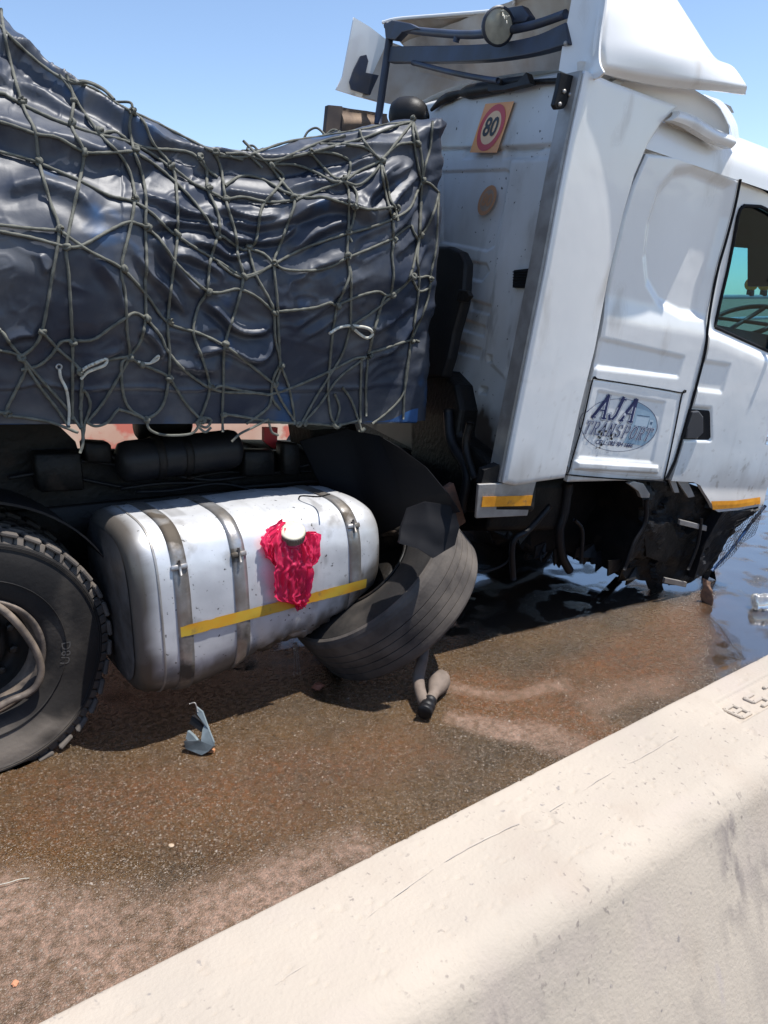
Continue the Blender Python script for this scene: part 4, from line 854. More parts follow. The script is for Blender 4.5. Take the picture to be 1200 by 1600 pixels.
# fuel tank: rounded-square sections lofted along x, crushed along the lower front end
tx = np.linspace(0, 1, 110); XL, XRr = 0, 0
pL = hitY(262, 960, 3.0); pR = hitY(594, 860, 3.0); X0, X1 = pL[0]-.145, pR[0]+.045
YN, YF = 2.99, 3.70
botpx = [(215, 1092), (300, 1078), (380, 1043), (450, 1016), (475, 1008), (520, 978), (560, 945), (592, 905)]
bz = np.array([hitY(x, y, 3.12) for x, y in botpx]); toppx = [(130, 785), (240, 773), (380, 757), (510, 750)]
tz = np.array([hitY(x, y, 3.62) for x, y in toppx])
nth = 140
def tank_ring(x, inset=0.0, shrink=0.0):
    zb = np.interp(x, bz[:, 0], bz[:, 2])+.0; zt = np.interp(x, tz[:, 0], tz[:, 2]); hh = (zt-zb)/2; cz = (zt+zb)/2; hw = (YF-YN)/2; cy = (YF+YN)/2
    th = np.linspace(0, 2*math.pi, nth, endpoint=False); e = 2/3.6
    c = np.cos(th); s = np.sin(th); y = cy-(hw-shrink)*np.sign(c)*np.abs(c)**e; z = cz+(hh-shrink)*np.sign(s)*np.abs(s)**e
    n = np.stack([0*th, -np.sign(c)*np.abs(c)**(2-e)*1.0, np.sign(s)*np.abs(s)**(2-e)], 1); n /= np.linalg.norm(n, axis=1)[:, None]+1e-9
    P = np.stack([x+0*th, y, z], 1)
    d = .004*fbm(P[:, 0]*4, th*2.2, 81)
    crush = sstep(.0, .35, (x-X0)/(X1-X0)-.25)*np.exp(-((th-5.35)/.45)**2)
    d -= crush*(.035+.07*np.abs(fbm(P[:, 0]*6, P[:, 2]*5, 82))-.045*np.abs(fbm(P[:, 0]*13, P[:, 2]*10, 83)))
    # crease lines and the dented front end
    d -= .012*np.exp(-((P[:, 0]-X0-.55+.2*(P[:, 2]-.5))/.035)**2)*sstep(.55, .4, P[:, 2])*sstep(.1, .3, P[:, 2])
    return P+n*(d+inset)[:, None]
def tank():
    L = X1-X0; rows = []
    endL = [(0, .30), (.003, .16), (.008, .07), (.018, .040), (.035, .018), (.06, .006)]
    for t, s in endL: rows.append(tank_ring(X0+t*.9, 0, s))
    for t in np.linspace(.11, L-.13, 120): rows.append(tank_ring(X0+t))
    for t, s in [(.075, .004), (.045, .022), (.024, .05), (.010, .09), (.003, .18), (0, .28)]: rows.append(tank_ring(X1-t, 0, s))
    P = np.array(rows); v = P.reshape(-1, 3); f = gridf(len(rows), nth, closev=True)
    f += [tuple(range(nth)), tuple(range(len(v)-1, len(v)-1-nth, -1))]
    return obj('fuel_tank', v, f, M['tank'], TR)
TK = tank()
def tank_grime_shade():
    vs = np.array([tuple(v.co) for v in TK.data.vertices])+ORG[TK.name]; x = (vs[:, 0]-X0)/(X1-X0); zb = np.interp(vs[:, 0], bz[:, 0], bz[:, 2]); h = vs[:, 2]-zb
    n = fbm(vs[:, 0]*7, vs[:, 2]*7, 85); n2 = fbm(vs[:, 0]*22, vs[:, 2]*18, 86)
    g_ = sstep(.24, .05, h+.12*n-.14*np.clip(x-.3, 0, 1)+.05*n2)*.9+.9*sstep(.90, 1.0, x+.04*n)*.55+.95*sstep(.085, .035, x+.03*n)  # dirt below and at right; left end painted dark as shade
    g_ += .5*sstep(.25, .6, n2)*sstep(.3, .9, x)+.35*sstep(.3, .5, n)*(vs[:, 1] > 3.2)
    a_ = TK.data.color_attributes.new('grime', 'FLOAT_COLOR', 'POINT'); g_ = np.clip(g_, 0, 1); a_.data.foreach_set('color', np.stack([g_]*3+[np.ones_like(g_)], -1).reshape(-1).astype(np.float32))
tank_grime_shade()
# dark end cap plate
P = np.array([tank_ring(X0+.0-.002, .0, s) for s in (.30, .22, .14, .062)]); P[:, :, 0] -= np.array([.0, .001, .0, -.006])[:, None]
v = P.reshape(-1, 3); o = obj('end_cap', v, gridf(4, nth, closev=True)+[tuple(range(nth))], M['tank_end'], TK)
def tank_band(name, xc, w, lift, m_, th0=0, th1=nth, lean=0.0):
    rows = []
    for t, k in ((-w/2, 0), (-w/2, 1), (-w/6, 1.1), (w/6, 1.1), (w/2, 1), (w/2, 0)): rows.append(tank_ring(xc+t, lift*k)[th0:th1])
    P = np.array(rows); return obj(name, P.reshape(-1, 3), gridf(6, th1-th0, closev=(th1-th0 == nth)), M[m_], TK)
for px, lean in (((286, 950), 0), ((376, 925), 0), ((553, 880), 0)):
    xc = hitY(*px, 3.0)[0]; s = tank_band('strap', xc, .066, .006, 'strap')
tank_band('weld_seam', X0+.115, .010, .003, 'alu')
# yellow tape on the near face at constant height with torn edges
def tape():
    px0, px1 = (280, 986), (590, 905); z0 = hitY(*px0, 3.0)[2]; z1 = hitY(*px1, 3.0)[2]; xa, xb = hitY(*px0, 3.0)[0], X1-.14
    mb = MB(); n = 90; rows = []
    for x in np.linspace(xa, xb, n):
        R_ = tank_ring(x, .0075); th = np.arange(nth); near = R_[:, 1] < 3.3; zz = R_[near]; o_ = np.argsort(zz[:, 2]); zz = zz[o_]; zc = np.interp(x, [xa, xb], [z0, z1]); w = .026-.006*max(0, float(fbm(np.array([x*22.]), np.array([1.]), 84)[0]))
        rows.append([[x, np.interp(zc+k*w, zz[:, 2], zz[:, 1])-.001, zc+k*w] for k in (-1, -.33, .33, 1)])
    P = np.array(rows); mb.add(P, gridf(n, 4)); return mb.build('reflective_tape', M['tape_y'], TK)
tape()
# filler neck and cream cap
tv = [Vector(tuple(np.array(v.co)+ORG[TK.name])) for v in TK.data.vertices]; TBVH = BVHTree.FromPolygons(tv, [tuple(p.vertices) for p in TK.data.polygons])
capn = nrm(V(-.14, -.52, .84)); capP = np.array(TBVH.ray_cast(Vector(EYE), Vector(ray(454, 846)))[0]); capc = capP+capn*.035
mb = MB(); mb.add(*lathe([(.052, -.10), (.052, .0), (.050, .004)], capc, capn, V(1, 0, 0), 32)); neck = mb.build('filler_neck', M['strap'], TK)
mb = MB(); pr = [(0, .050), (.050, .0495), (.0575, .0475), (.0600, .0445), (.0605, .0405), (.056, .038)]; v, f = lathe(pr, capc, capn, V(1, 0, 0), 48); v = np.array(v).reshape(48, len(pr), 3)
rad = v-capc; rad -= (rad@capn)[..., None]*capn; rad /= np.linalg.norm(rad, axis=2)[..., None]+1e-9; pass
mb.add(v, f); fcap = mb.build('filler_cap', M['cream'], TK)
mb = MB(); pr = [(.058, .040), (.0635, .039), (.0640, .006), (.058, .0)]; v, f = lathe(pr, capc, capn, V(1, 0, 0), 64); v = np.array(v).reshape(64, len(pr), 3); rad = v-capc; rad -= (rad@capn)[..., None]*capn; rad /= np.linalg.norm(rad, axis=2)[..., None]+1e-9; v[::2, 1:3] -= rad[::2, 1:3]*.003; mb.add(v.reshape(-1, 3), f); mb.build('cap_grip', M['pipe'], TK, smooth_=False)

# --- wheels
def wheel(name, c, ax, label=None, seg=96, drive=True, R=.535, W=.30):
    """ax points out of the near sidewall; c = centre of the near sidewall plane"""
    ref = V(0, 0, 1) if abs(ax[2]) < .8 else V(1, 0, 0)
    prof = [(.252, -.03), (.262, -.005), (.285, .006), (.345, .014), (.42, .018), (.47, .012), (.492, .004), (.500, .005), (.503, -.004), (.515, -.012), (.528, -.022), (R-.012, -.032), (R-.006, -.07), (R-.004, -.15), (R-.006, -W+.07), (R-.012, -W+.032), (.515, -W+.012), (.47, -W-.012), (.40, -W-.018), (.28, -W), (.252, -W+.03)]
    if not drive: prof = [(r*R/.535 if r > .36 else r, h) for r, h in prof]; prof[10:16] = [(R*.965, -.012), (R-.012, -.02), (R, -.045), (R, -.15), (R, -W+.05), (R-.012, -W+.03)]
    w = obj(name, *lathe(prof, c, ax, ref, seg), M['rubber'], TR, label=label)
    mb = MB(); mb.add(*lathe([(.255, -.26), (.225, -.24), (.222, -.10), (.230, -.05), (.248, -.018), (.262, -.006), (.265, .003), (.256, .007), (.246, .002), (.236, -.012)], c, ax, ref, 64)); rm = mb.build('rim', M['rim'] if drive else M['grime'], w)
    mb = MB(); mb.add(*lathe([(.226, -.10), (.215, -.13), (.195, -.17), (.16, -.18), (.14, -.165), (.12, -.10), (.10, -.08), (0, -.075)], c, ax, ref, 48)); mb.build('wheel_disc', M['darkrim'] if drive else M['grime'], w)
    return w, ref
def frame_of(ax, ref): s = nrm(ref-ax*(ref@ax)); return s, np.cross(ax, s)
wc = hitY(163, 1046, 3.30); wcen = V(wc[0]-.495, 3.30, .505)
W1, ref = wheel('drive_wheel', wcen, V(0, -1, 0))
s_, w_ = frame_of(V(0, -1, 0), ref)
def lugs(c, ax, ref, n, parent, name='tread', R=.535, W=.30, mt='rubber_worn', a0=0, a1=2*math.pi):
    s, w = frame_of(ax, ref); mb = MB()
    for k in range(n):
        a = a0+(a1-a0)*k/n; 
        for (h, wd, da, ln) in ((-.045, .030, 0, .72), (-.115, .026, .5, .80), (-.185, .026, 0, .8), (-.255, .030, .5, .72)):
            aa_ = a+da*(a1-a0)/n; er = s*math.cos(aa_)+w*math.sin(aa_); et = -s*math.sin(aa_)+w*math.cos(aa_); hl = R*(a1-a0)/n/2*ln
            cc_ = c+er*(R+.002)+ax*(h+(.012 if h > -.06 else (-.012 if h < -.24 else 0)))
            mb.add(*box(cc_, er*.010, (et+ax*.18*(1 if da else -1))*hl, ax*(wd+(.010 if h in (-.045, -.255) else 0)), .006))
        for kk in (0, 1):   # blocks wrapping over the near shoulder
            aa_ = a+kk*.5*(a1-a0)/n; er = s*math.cos(aa_)+w*math.sin(aa_); et = -s*math.sin(aa_)+w*math.cos(aa_); hl = R*(a1-a0)/n*.21
            mb.add(*box(c+er*(R-.022)+ax*(-.016), nrm(er-ax*.55)*(.027-.006*kk), et*hl, nrm(ax+er*.55)*.010, .005))
    o = mb.build(name, M[mt], parent, smooth_=False, kind='stuff'); return o
lugs(wcen, V(0, -1, 0), ref, 36, W1)
for k in range(3):   # moulded rings on the sidewall
    mb = MB(); r = (.492, .484, .345)[k]; mb.add(*lathe([(r-.002, .012), (r, .0165 if k < 2 else .0215), (r+.002, .012)], wcen, V(0, -1, 0), ref, 96)); mb.build('sidewall_ring', M['rubber'], W1)
# raised sidewall letters following the tyre
def side_text(txt, rad, ang, size):
    def mp(x, y):
        a = ang-x/rad; r = rad-y; p = wcen+s_*math.cos(a)*r+w_*math.sin(a)*r; h = np.interp(r, [.36, .42, .47], [.014, .018, .012]); return p+V(0, -1, 0)*(h+.0018)
    text_obj('sidewall_letters', txt, size, mp, mat('raised_rubber', (.085, .08, .075), rough=.7), W1)
tp = hitY(104, 1020, 3.285)-wcen; ang = math.atan2(tp@w_, tp@s_); 
side_text('D8U', float(np.hypot(tp@w_, tp@s_)), ang, .055)
# hub and wheel nuts
mb = MB(); mb.add(*lathe([(.085, -.16), (.085, -.02), (.07, .0), (0, .005)], wcen, V(0, -1, 0), ref, 32)); mb.build('hub', M['darkrim'], W1)
pn = None
for k in range(10):
    a = k*.628; p = wcen+s_*math.cos(a)*.168+w_*math.sin(a)*.168
    if pn is None: mb = MB(); mb.add(*lathe([(.018, 0), (.018, .03), (.01, .034), (0, .034)], np.zeros(3), V(0, -1, 0), ref, 6)); pn = obj('wheel_nut', np.concatenate(mb.v)+ORG[W1.name], mb.f, M['darkrim'], W1, smooth_=False); o = pn
    else: o = pn.copy(); COL.objects.link(o); o.parent = W1
    o.location = tuple(p+V(0, .165, 0)-ORG[W1.name])
# bent loose rim flange dropping out of the wheel
mb = MB(); L = [(-30, 938), (0, 950), (30, 978), (55, 1015), (64, 1045), (58, 1070), (40, 1085), (15, 1095), (-20, 1115)]
mb.add(*tube(smooth([hitY(x, y, 3.265) for x, y in L], 8), .016, 8)); mb.build('bent_flange', M['rim'], W1)
W2, r2 = wheel('inner_drive_wheel', wcen+V(.0, .36, .02), V(0, -1, 0)); lugs(wcen+V(0, .36, .02), V(0, -1, 0), ref, 36, W2)
# flattened foot of the tyre: dusty bulge spread on the road
W3, r3 = wheel('far_drive_wheel', wcen+V(0, 1.95, .02), V(0, -1, 0)); 
mb = MB(); mb.add(*tube([wcen+V(0, .3, 0), wcen+V(0, 2.2, 0)], .09, 12)); mb.build('drive_axle', M['grime'], TR)
def squash(o):
    for v_ in o.data.vertices:
        p = np.array(v_.co)+ORG[o.name]
        if p[2] < .30:
            k = (.30-p[2])/.30; side = 1 if p[1] < wcen[1]+.05 else 0; p[1] -= side*.055*k**1.2; p[0] += (p[0]-wcen[0])*.08*k
        p[2] = max(p[2], .002); v_.co = Vector(tuple(p-ORG[o.name]))
for o in [W1]+[c for c in TR.children_recursive if c.parent == W1 and c.name.startswith(('tread', 'sidewall'))]: squash(o)
def paint_grime_tone(o, fn):
    vs = np.array([tuple(v.co) for v in o.data.vertices])+ORG[o.name]; g_ = np.clip(fn(vs), 0, 1); a_ = o.data.color_attributes.new('grime', 'FLOAT_COLOR', 'POINT')
    a_.data.foreach_set('color', np.stack([g_]*3+[np.ones_like(g_)], -1).reshape(-1).astype(np.float32))
add_grime_tone(M['rubber'], (.21, .18, .15))
def worn_sunlit(p): n = fbm(p[:, 0]*9, p[:, 2]*9, 141); return sstep(.20, .10, p[:, 2]+.05*n)*(p[:, 1] < 3.34)*(1-.8*np.exp(-((p[:, 0]-wcen[0]-.22)**2/.06**2+(p[:, 2]-.09)**2/.035**2)))  # pale wear at the foot, with sunlight on the bulge painted in
paint_grime_tone(W1, worn_sunlit)
add_grime_tone(M['white'], (.30, .25, .20)); add_grime_tone(M['backwall'], (.045, .033, .026))
def cabdirt(p):
    q_ = cloc(p); n = fbm(q_[:, 0]*9, q_[:, 2]*4, 142); n2 = fbm(q_[:, 0]*26, q_[:, 2]*3.5, 143); n3 = fbm(q_[:, 0]*30, q_[:, 2]*30, 144)
    return .42*sstep(.22, -.02, q_[:, 2]+.10*n)+.07*sstep(.15, .5, n2)*sstep(1.1, .2, q_[:, 2])+.30*sstep(.42, .6, n3)*sstep(.9, .0, q_[:, 2])
for o in TR.children:
    if o.name.split('.')[0] in ('side_deflector', 'side_panel', 'door', 'hatch'): paint_grime_tone(o, cabdirt)
    if o.name.startswith('rear_wall'):
        def wd(p): q_ = cloc(p); n = fbm(q_[:, 1]*5, q_[:, 2]*4, 145); n2 = fbm(q_[:, 1]*14, q_[:, 2]*5, 146); return .95*sstep(.42, .0, q_[:, 2]+.25*n)+.30*sstep(1.3, .3, q_[:, 2]+.2*n)+.35*sstep(.2, .55, n2)*sstep(1.6, .5, q_[:, 2])
        paint_grime_tone(o, wd)
# splash guard over the drive wheels
mb = MB(); a = np.linspace(math.radians(20), math.radians(160), 30); P = np.array([[(wcen[0]+math.cos(t)*.63, y, wcen[2]+.02+math.sin(t)*.63) for y in (3.34, 3.36, 3.95)] for t in a]); v, f = thick_grid(P, V(0, 0, 1), .012); mb.add(v, f); mb.build('splash_guard', M['black'], TR)

# air lines, brackets and valves along the chassis
for k in range(9):
    y0_ = 708+rng.rand()*50; x0_ = 40+rng.rand()*430; L = [(x0_-60, y0_+rng.randn()*8), (x0_, y0_+rng.randn()*9), (x0_+70, y0_+rng.randn()*10), (x0_+130, y0_+rng.randn()*12)]
    obj('air_line', *tube(smooth([hitY(a_, b_, 3.70-.05*rng.rand()) for a_, b_ in L], 6), .006+.008*rng.rand(), 6), M['grime' if k % 2 else 'black'], TR)
for (x, y, w, h) in ((90, 735, .10, .09), (240, 728, .05, .06), (400, 722, .09, .07), (450, 716, .05, .09), (150, 705, .06, .05)):
    o = obj('valve_block', *box(hitY(x, y, 3.66), V(w, 0, -.01), V(0, .05, 0), V(0, 0, h), .012), M['grime'], TR)
obj('tank_wire', *tube(smooth([hitY(x, y, 3.5-.1*i) for i, (x, y) in enumerate([(440, 787), (452, 781), (466, 783), (470, 775), (498, 776), (515, 772)])], 6), .004, 6), M['seal'], TR)
for (x, y) in ((279, 886), (372, 866), (551, 822)):
    pn_ = ray(x, y); r_ = TBVH.ray_cast(Vector(EYE), Vector(pn_)); c_ = np.array(r_[0]); n_ = np.array(r_[1]); n_ = -n_ if n_@pn_ > 0 else n_; t_ = nrm(np.cross(n_, V(1, 0, 0)))
    bk = obj('strap_buckle', *box(c_+n_*.008, V(.036, 0, 0), t_*.012, n_*.008, .004), M['strap'], TK); obj('buckle_pin', *tube([c_+n_*.016-t_*.035, c_+n_*.016+t_*.03], .006, 8), M['strap'], bk)
# broken front wheel flopped over behind the tank
fcx = hit((571, 886), cF, EYE+cF*4.1); tocam = nrm(EYE-fcx); il = nrm(-.67*cR+.74*cU); fax = nrm(.44*tocam+.90*il)
def fwheel():
    W = .31; R = .515
    w, ref = wheel('front_wheel', fcx, fax, drive=False, R=R, W=W, seg=120); s, t = frame_of(fax, ref)
    pr = [(R-.030, .008), (R-.014, .004), (R-.004, -.010), (R+.002, -.030), (R+.004, -.090)]
    for h in (-.094, -.142, -.190, -.238):
        pr += [(R+.004, h), (R-.006, h-.0006), (R-.006, h-.0050), (R+.004, h-.0056), (R+.0045, h-.03)]
    pr += [(R+.003, -.29), (R-.004, -.305), (R-.02, -.316), (R-.05, -.318)]
    mb = MB(); mb.add(*lathe(pr, fcx, fax, ref, 200)); mb.build('tread', M['rubber_worn'], w, smooth_=False)
    return w
FW = fwheel()
print('front wheel z', fcx)
# torn front mudguard: dark sheet hanging over the wheel, and the lining behind
def sheet(name, bot, top, left, right, m_, amp, seed, th=.012, n=(40, 40)):
    P = coons(np.array(bot), np.array(top), np.array(left), np.array(right), *n); P[..., 1] += amp*fbm(P[..., 0]*3, P[..., 2]*3, seed); v, f = thick_grid(P, V(0, 1, 0), th); return obj(name, v, f, M[m_], TR)
h_ = hitY
hd = lambda x, y, d: hit((x, y), cF, EYE+cF*d)
sheet('front_mudguard', [hd(520, 800, 4.4), hd(590, 835, 4.3), hd(640, 815, 3.9), hd(720, 800, 3.45)], [hd(470, 690, 4.3), hd(540, 670, 4.3), hd(590, 680, 4.2), hd(625, 700, 3.9)], [hd(520, 800, 4.4), hd(470, 690, 4.3)], [hd(720, 800, 3.45), hd(700, 770, 3.5), hd(665, 730, 3.7), hd(625, 700, 3.9)], 'seal', .03, 91)
sheet('torn_liner', [hd(626, 850, 3.52), hd(655, 858, 3.5), hd(676, 872, 3.5), hd(712, 852, 3.52)], [hd(640, 795, 3.6), hd(668, 785, 3.55), hd(712, 792, 3.5)], [hd(626, 850, 3.52), hd(634, 820, 3.55), hd(640, 795, 3.6)], [hd(712, 852, 3.52), hd(722, 825, 3.5), hd(712, 792, 3.5)], 'seal', .05, 92, n=(24, 24))
# the other side of the tractor: second tank, far front wheel, axle
cylx('far_tank', .9, 2.5, 5.1, .55, .34, 'grime')
wheel('far_front_wheel', V(3.4, 5.45, .53), V(0, 1, 0), drive=False, R=.52)
mb = MB(); mb.add(*tube([V(2.6, 3.9, .5), V(3.4, 5.2, .5)], .07, 10)); mb.build('front_axle', M['grime'], TR)
mb = MB(); mb.add(*box(V(.3, 4.25, .62), V(1.1, 0, -.06), V(0, .16, 0), V(0, 0, .12), .03)); mb.build('propshaft_guard', M['grime'], TR)
mb = MB(); mb.add(*box(h_(600, 760, 4.1), V(1.0, 0, -.12), V(0, .25, 0), V(.0, 0, .28), .03)); mb.build('gearbox', M['grime'], TR)
mb = MB(); mb.add(*box(h_(860, 830, 4.3), V(.8, 0, -.12), V(0, .3, 0), V(.0, 0, .20), .05)); mb.build('engine_sump', M['grime'], TR)
mb = MB(); mb.add(*tube(smooth([h_(665, 950, 3.5), h_(760, 935, 3.7), h_(860, 930, 4.0)], 6), .03, 8)); mb.build('drag_link', M['grime'], TR)
mb = MB(); mb.add(*tube(smooth([h_(700, 925, 3.4), h_(740, 938, 3.5), h_(800, 945, 3.6)], 6), .02, 8)); mb.build('drag_link', M['grime'], TR)

# ================================================================ THE TRAILER, ITS LOAD, TARPAULIN AND NET
YT = 3.28; pT = math.radians(5.3); fT = V(math.cos(pT), 0, -math.sin(pT)); uT = V(math.sin(pT), 0, math.cos(pT))
TL = thing('trailer', (0, 4.5, 0), 'flatbed trailer with scratched blue side rail under the netted dark load', 'trailer')
e0 = hitY(0, 662, YT+.03); e1 = hitY(648, 660, YT+.03); dr_ = nrm(e1-e0); st_ = e0-dr_*3.2; Lr = np.linalg.norm(e1-st_)
mb = MB(); mb.add(*box((st_+e1)/2+uT*.055, dr_*Lr/2, V(0, .03, 0), uT*.055, .008)); rail = mb.build('side_rail', M['blue'], TL, smooth_=False)
mb = MB(); mb.add(*box((st_+e1)/2+uT*.10+V(0, 1.22, 0), dr_*Lr/2, V(0, 1.17, 0), uT*.035)); mb.build('deck', M['grime'], TL, smooth_=False)
for k in range(9):
    p = st_+dr_*(Lr*(k+.5)/9); mb = MB(); mb.add(*box(p+uT*.03+V(0, 1.22, 0), dr_*.03, V(0, 1.15, 0), uT*.035)); mb.build('cross_member', M['grime'], TL, smooth_=False)
mb = MB(); mb.add(*box((st_+e1)/2+uT*.055+V(0, 2.4, 0), dr_*Lr/2, V(0, .03, 0), uT*.055, .008)); mb.build('side_rail', M['blue'], TL, smooth_=False)
# front corner post and the red-and-white reflector end showing under the edge
mb = MB(); mb.add(*flat_poly([hitY(x, y, YT+.02) for x, y in [(570, 560), (652, 545), (643, 657), (575, 660)]], V(0, 1, 0), .03)); mb.build('front_side_board', M['blue'], TL, smooth_=False)
mb = MB(); mb.add(*flat_poly([hitY(x, y, YT+.5) for x, y in [(413, 668), (434, 668), (433, 692), (430, 702), (413, 690)]], V(0, 1, 0), .03)); mb.build('hanging_bracket', M['red'], TL, smooth_=False)
mb = MB(); mb.add(*flat_poly([hitY(x, y, YT+.45) for x, y in [(484, 672), (545, 668), (560, 700), (520, 712), (488, 700)]], V(0, 1, 0), .25)); mb.build('landing_bracket', M['grime'], TL, smooth_=False)
# trailer wheels well behind the frame: simple but real
for x in (-3.4, -4.7):
    for y in (3.1, 4.9): mb = MB(); mb.add(*lathe([(.1, -.1), (.26, -.1), (.30, 0), (.5, 0), (.53, -.04), (.53, -.28), (.5, -.3), (.1, -.3)], V(x, y, .53), V(0, -1, 0), V(0, 0, 1), 48)); mb.build('wheel', M['rubber'], TL)
mb = MB(); mb.add(*box(V(-3.0, 4.2, 1.25), V(3.0, 0, -.1), V(0, .5, 0), V(0, 0, .1), .01)); mb.build('main_beam', M['grime'], TL)
# extend deck and rails rearwards
q0 = st_; q1 = st_-dr_*4.0
mb = MB(); mb.add(*box((q0+q1)/2+uT*.055, dr_*2.0, V(0, .03, 0), uT*.055)); mb.build('rear_side_rail', M['blue'], TL, smooth_=False)

# ---- tarpaulin surface
silh = [(-480, -60, .8), (-200, -75, .8), (-60, -45, .78), (0, 15, .72), (60, 85, .62), (120, 136, .55), (180, 173, .5), (240, 196, .45), (300, 222, .42), (370, 241, .38), (420, 233, .36), (500, 207, .32), (560, 197, .27), (620, 189, .2), (676, 186, .10)]
shld = [(-480, 300), (-100, 320), (0, 330), (100, 322), (200, 325), (300, 330), (400, 318), (500, 285), (560, 262), (620, 232), (672, 205)]
silh = np.array(silh, float); shld = np.array(shld, float)
NT, NV = 470, 250
tpar = np.r_[np.linspace(0, .36, 26)[:-1], np.linspace(.36, 1, NT-25)]
xb = -480+tpar*(652+480); xs = -480+tpar*(672+480); xt = -480+tpar*(676+480)
def interp(x, tab, k): 
    s_ = smooth(tab, 8); return np.interp(x, s_[:, 0], s_[:, k])
PB = np.array([hitY(x, 662 if x < 600 else 662-(x-600)*.08, YT) for x in xb])
ysh = interp(xs, shld, 1); PS = np.array([hitY(x, y, YT-.05) for x, y in zip(xs, ysh)])
yto = interp(xt, silh, 1); bto = interp(xt, silh, 2); PT = np.array([hitY(x, y, YT-.02+b) for x, y, b in zip(xt, yto, bto)])
nb, ns, nk = 120, 90, 40
rows = []
v1 = np.linspace(0, 1, nb); v2 = np.linspace(0, 1, ns+1)[1:]
SIDE = PB[:, None]*(1-v1)[None, :, None]+PS[:, None]*v1[None, :, None]
SIDE[:, :, 1] -= (.13*np.sin(v1**1.5*math.pi*.86))[None, :]*(.75+.25*np.sin(xb/70.))[:, None]*sstep(660, 560, xb)[:, None]
UP = PS[:, None]*(1-v2)[None, :, None]+PT[:, None]*v2[None, :, None]
UP[:, :, 2] += ((.12*bto/.5)[:, None]*np.sin(v2*math.pi)[None, :]); UP[:, :, 1] -= (.04*np.sin(v2*math.pi))[None, :]; UP[:, :, 1] -= (.13*math.sin(math.pi*.86)*(1-v2)**2)[None, :]*(.75+.25*np.sin(xb/70.))[:, None]*sstep(660, 560, xb)[:, None]
BACK = []
for k in range(1, nk+1):
    s = k/nk; y = PT[:, 1]+(YT+2.42-PT[:, 1])*min(1, s*1.25); z = PT[:, 2]-.02*np.sin(s*3)-.25*s**2
    if s > .8: z = z-(s-.8)/.2*(PT[:, 2]-1.6)
    BACK.append(np.stack([PT[:, 0], y, z], 1))
BACK = np.stack(BACK, 1)
S = np.concatenate([SIDE, UP, BACK], 1)
# rounded front end: columns that turn the corner and run across the front face
ncor = 26; last = S[-1].copy(); cols = []; rC = .13
for k in range(1, ncor+1):
    ph = math.pi/2*k/ncor; c_ = last.copy(); c_ += fT*(rC*math.sin(ph)*(1+.0)); c_[:, 1] += rC*(1-math.cos(ph)); cols.append(c_)
fr = cols[-1].copy()
for k in range(1, 15):
    s = k/14; c_ = fr.copy(); c_[:, 1] = c_[:, 1]*(1-s)+(YT+2.3)*s; c_[:, 0] += .05*math.sin(s*9); cols.append(c_)
S = np.concatenate([S, np.array(cols)], 0); nU, nW, _ = S.shape
dU = np.gradient(S, axis=0); dV = np.gradient(S, axis=1); Nn = np.cross(dV, dU); Nn /= np.linalg.norm(Nn, axis=2)[..., None]+1e-9
if Nn[200, 60, 1] > 0: Nn = -Nn
qx, qy = projv(S)
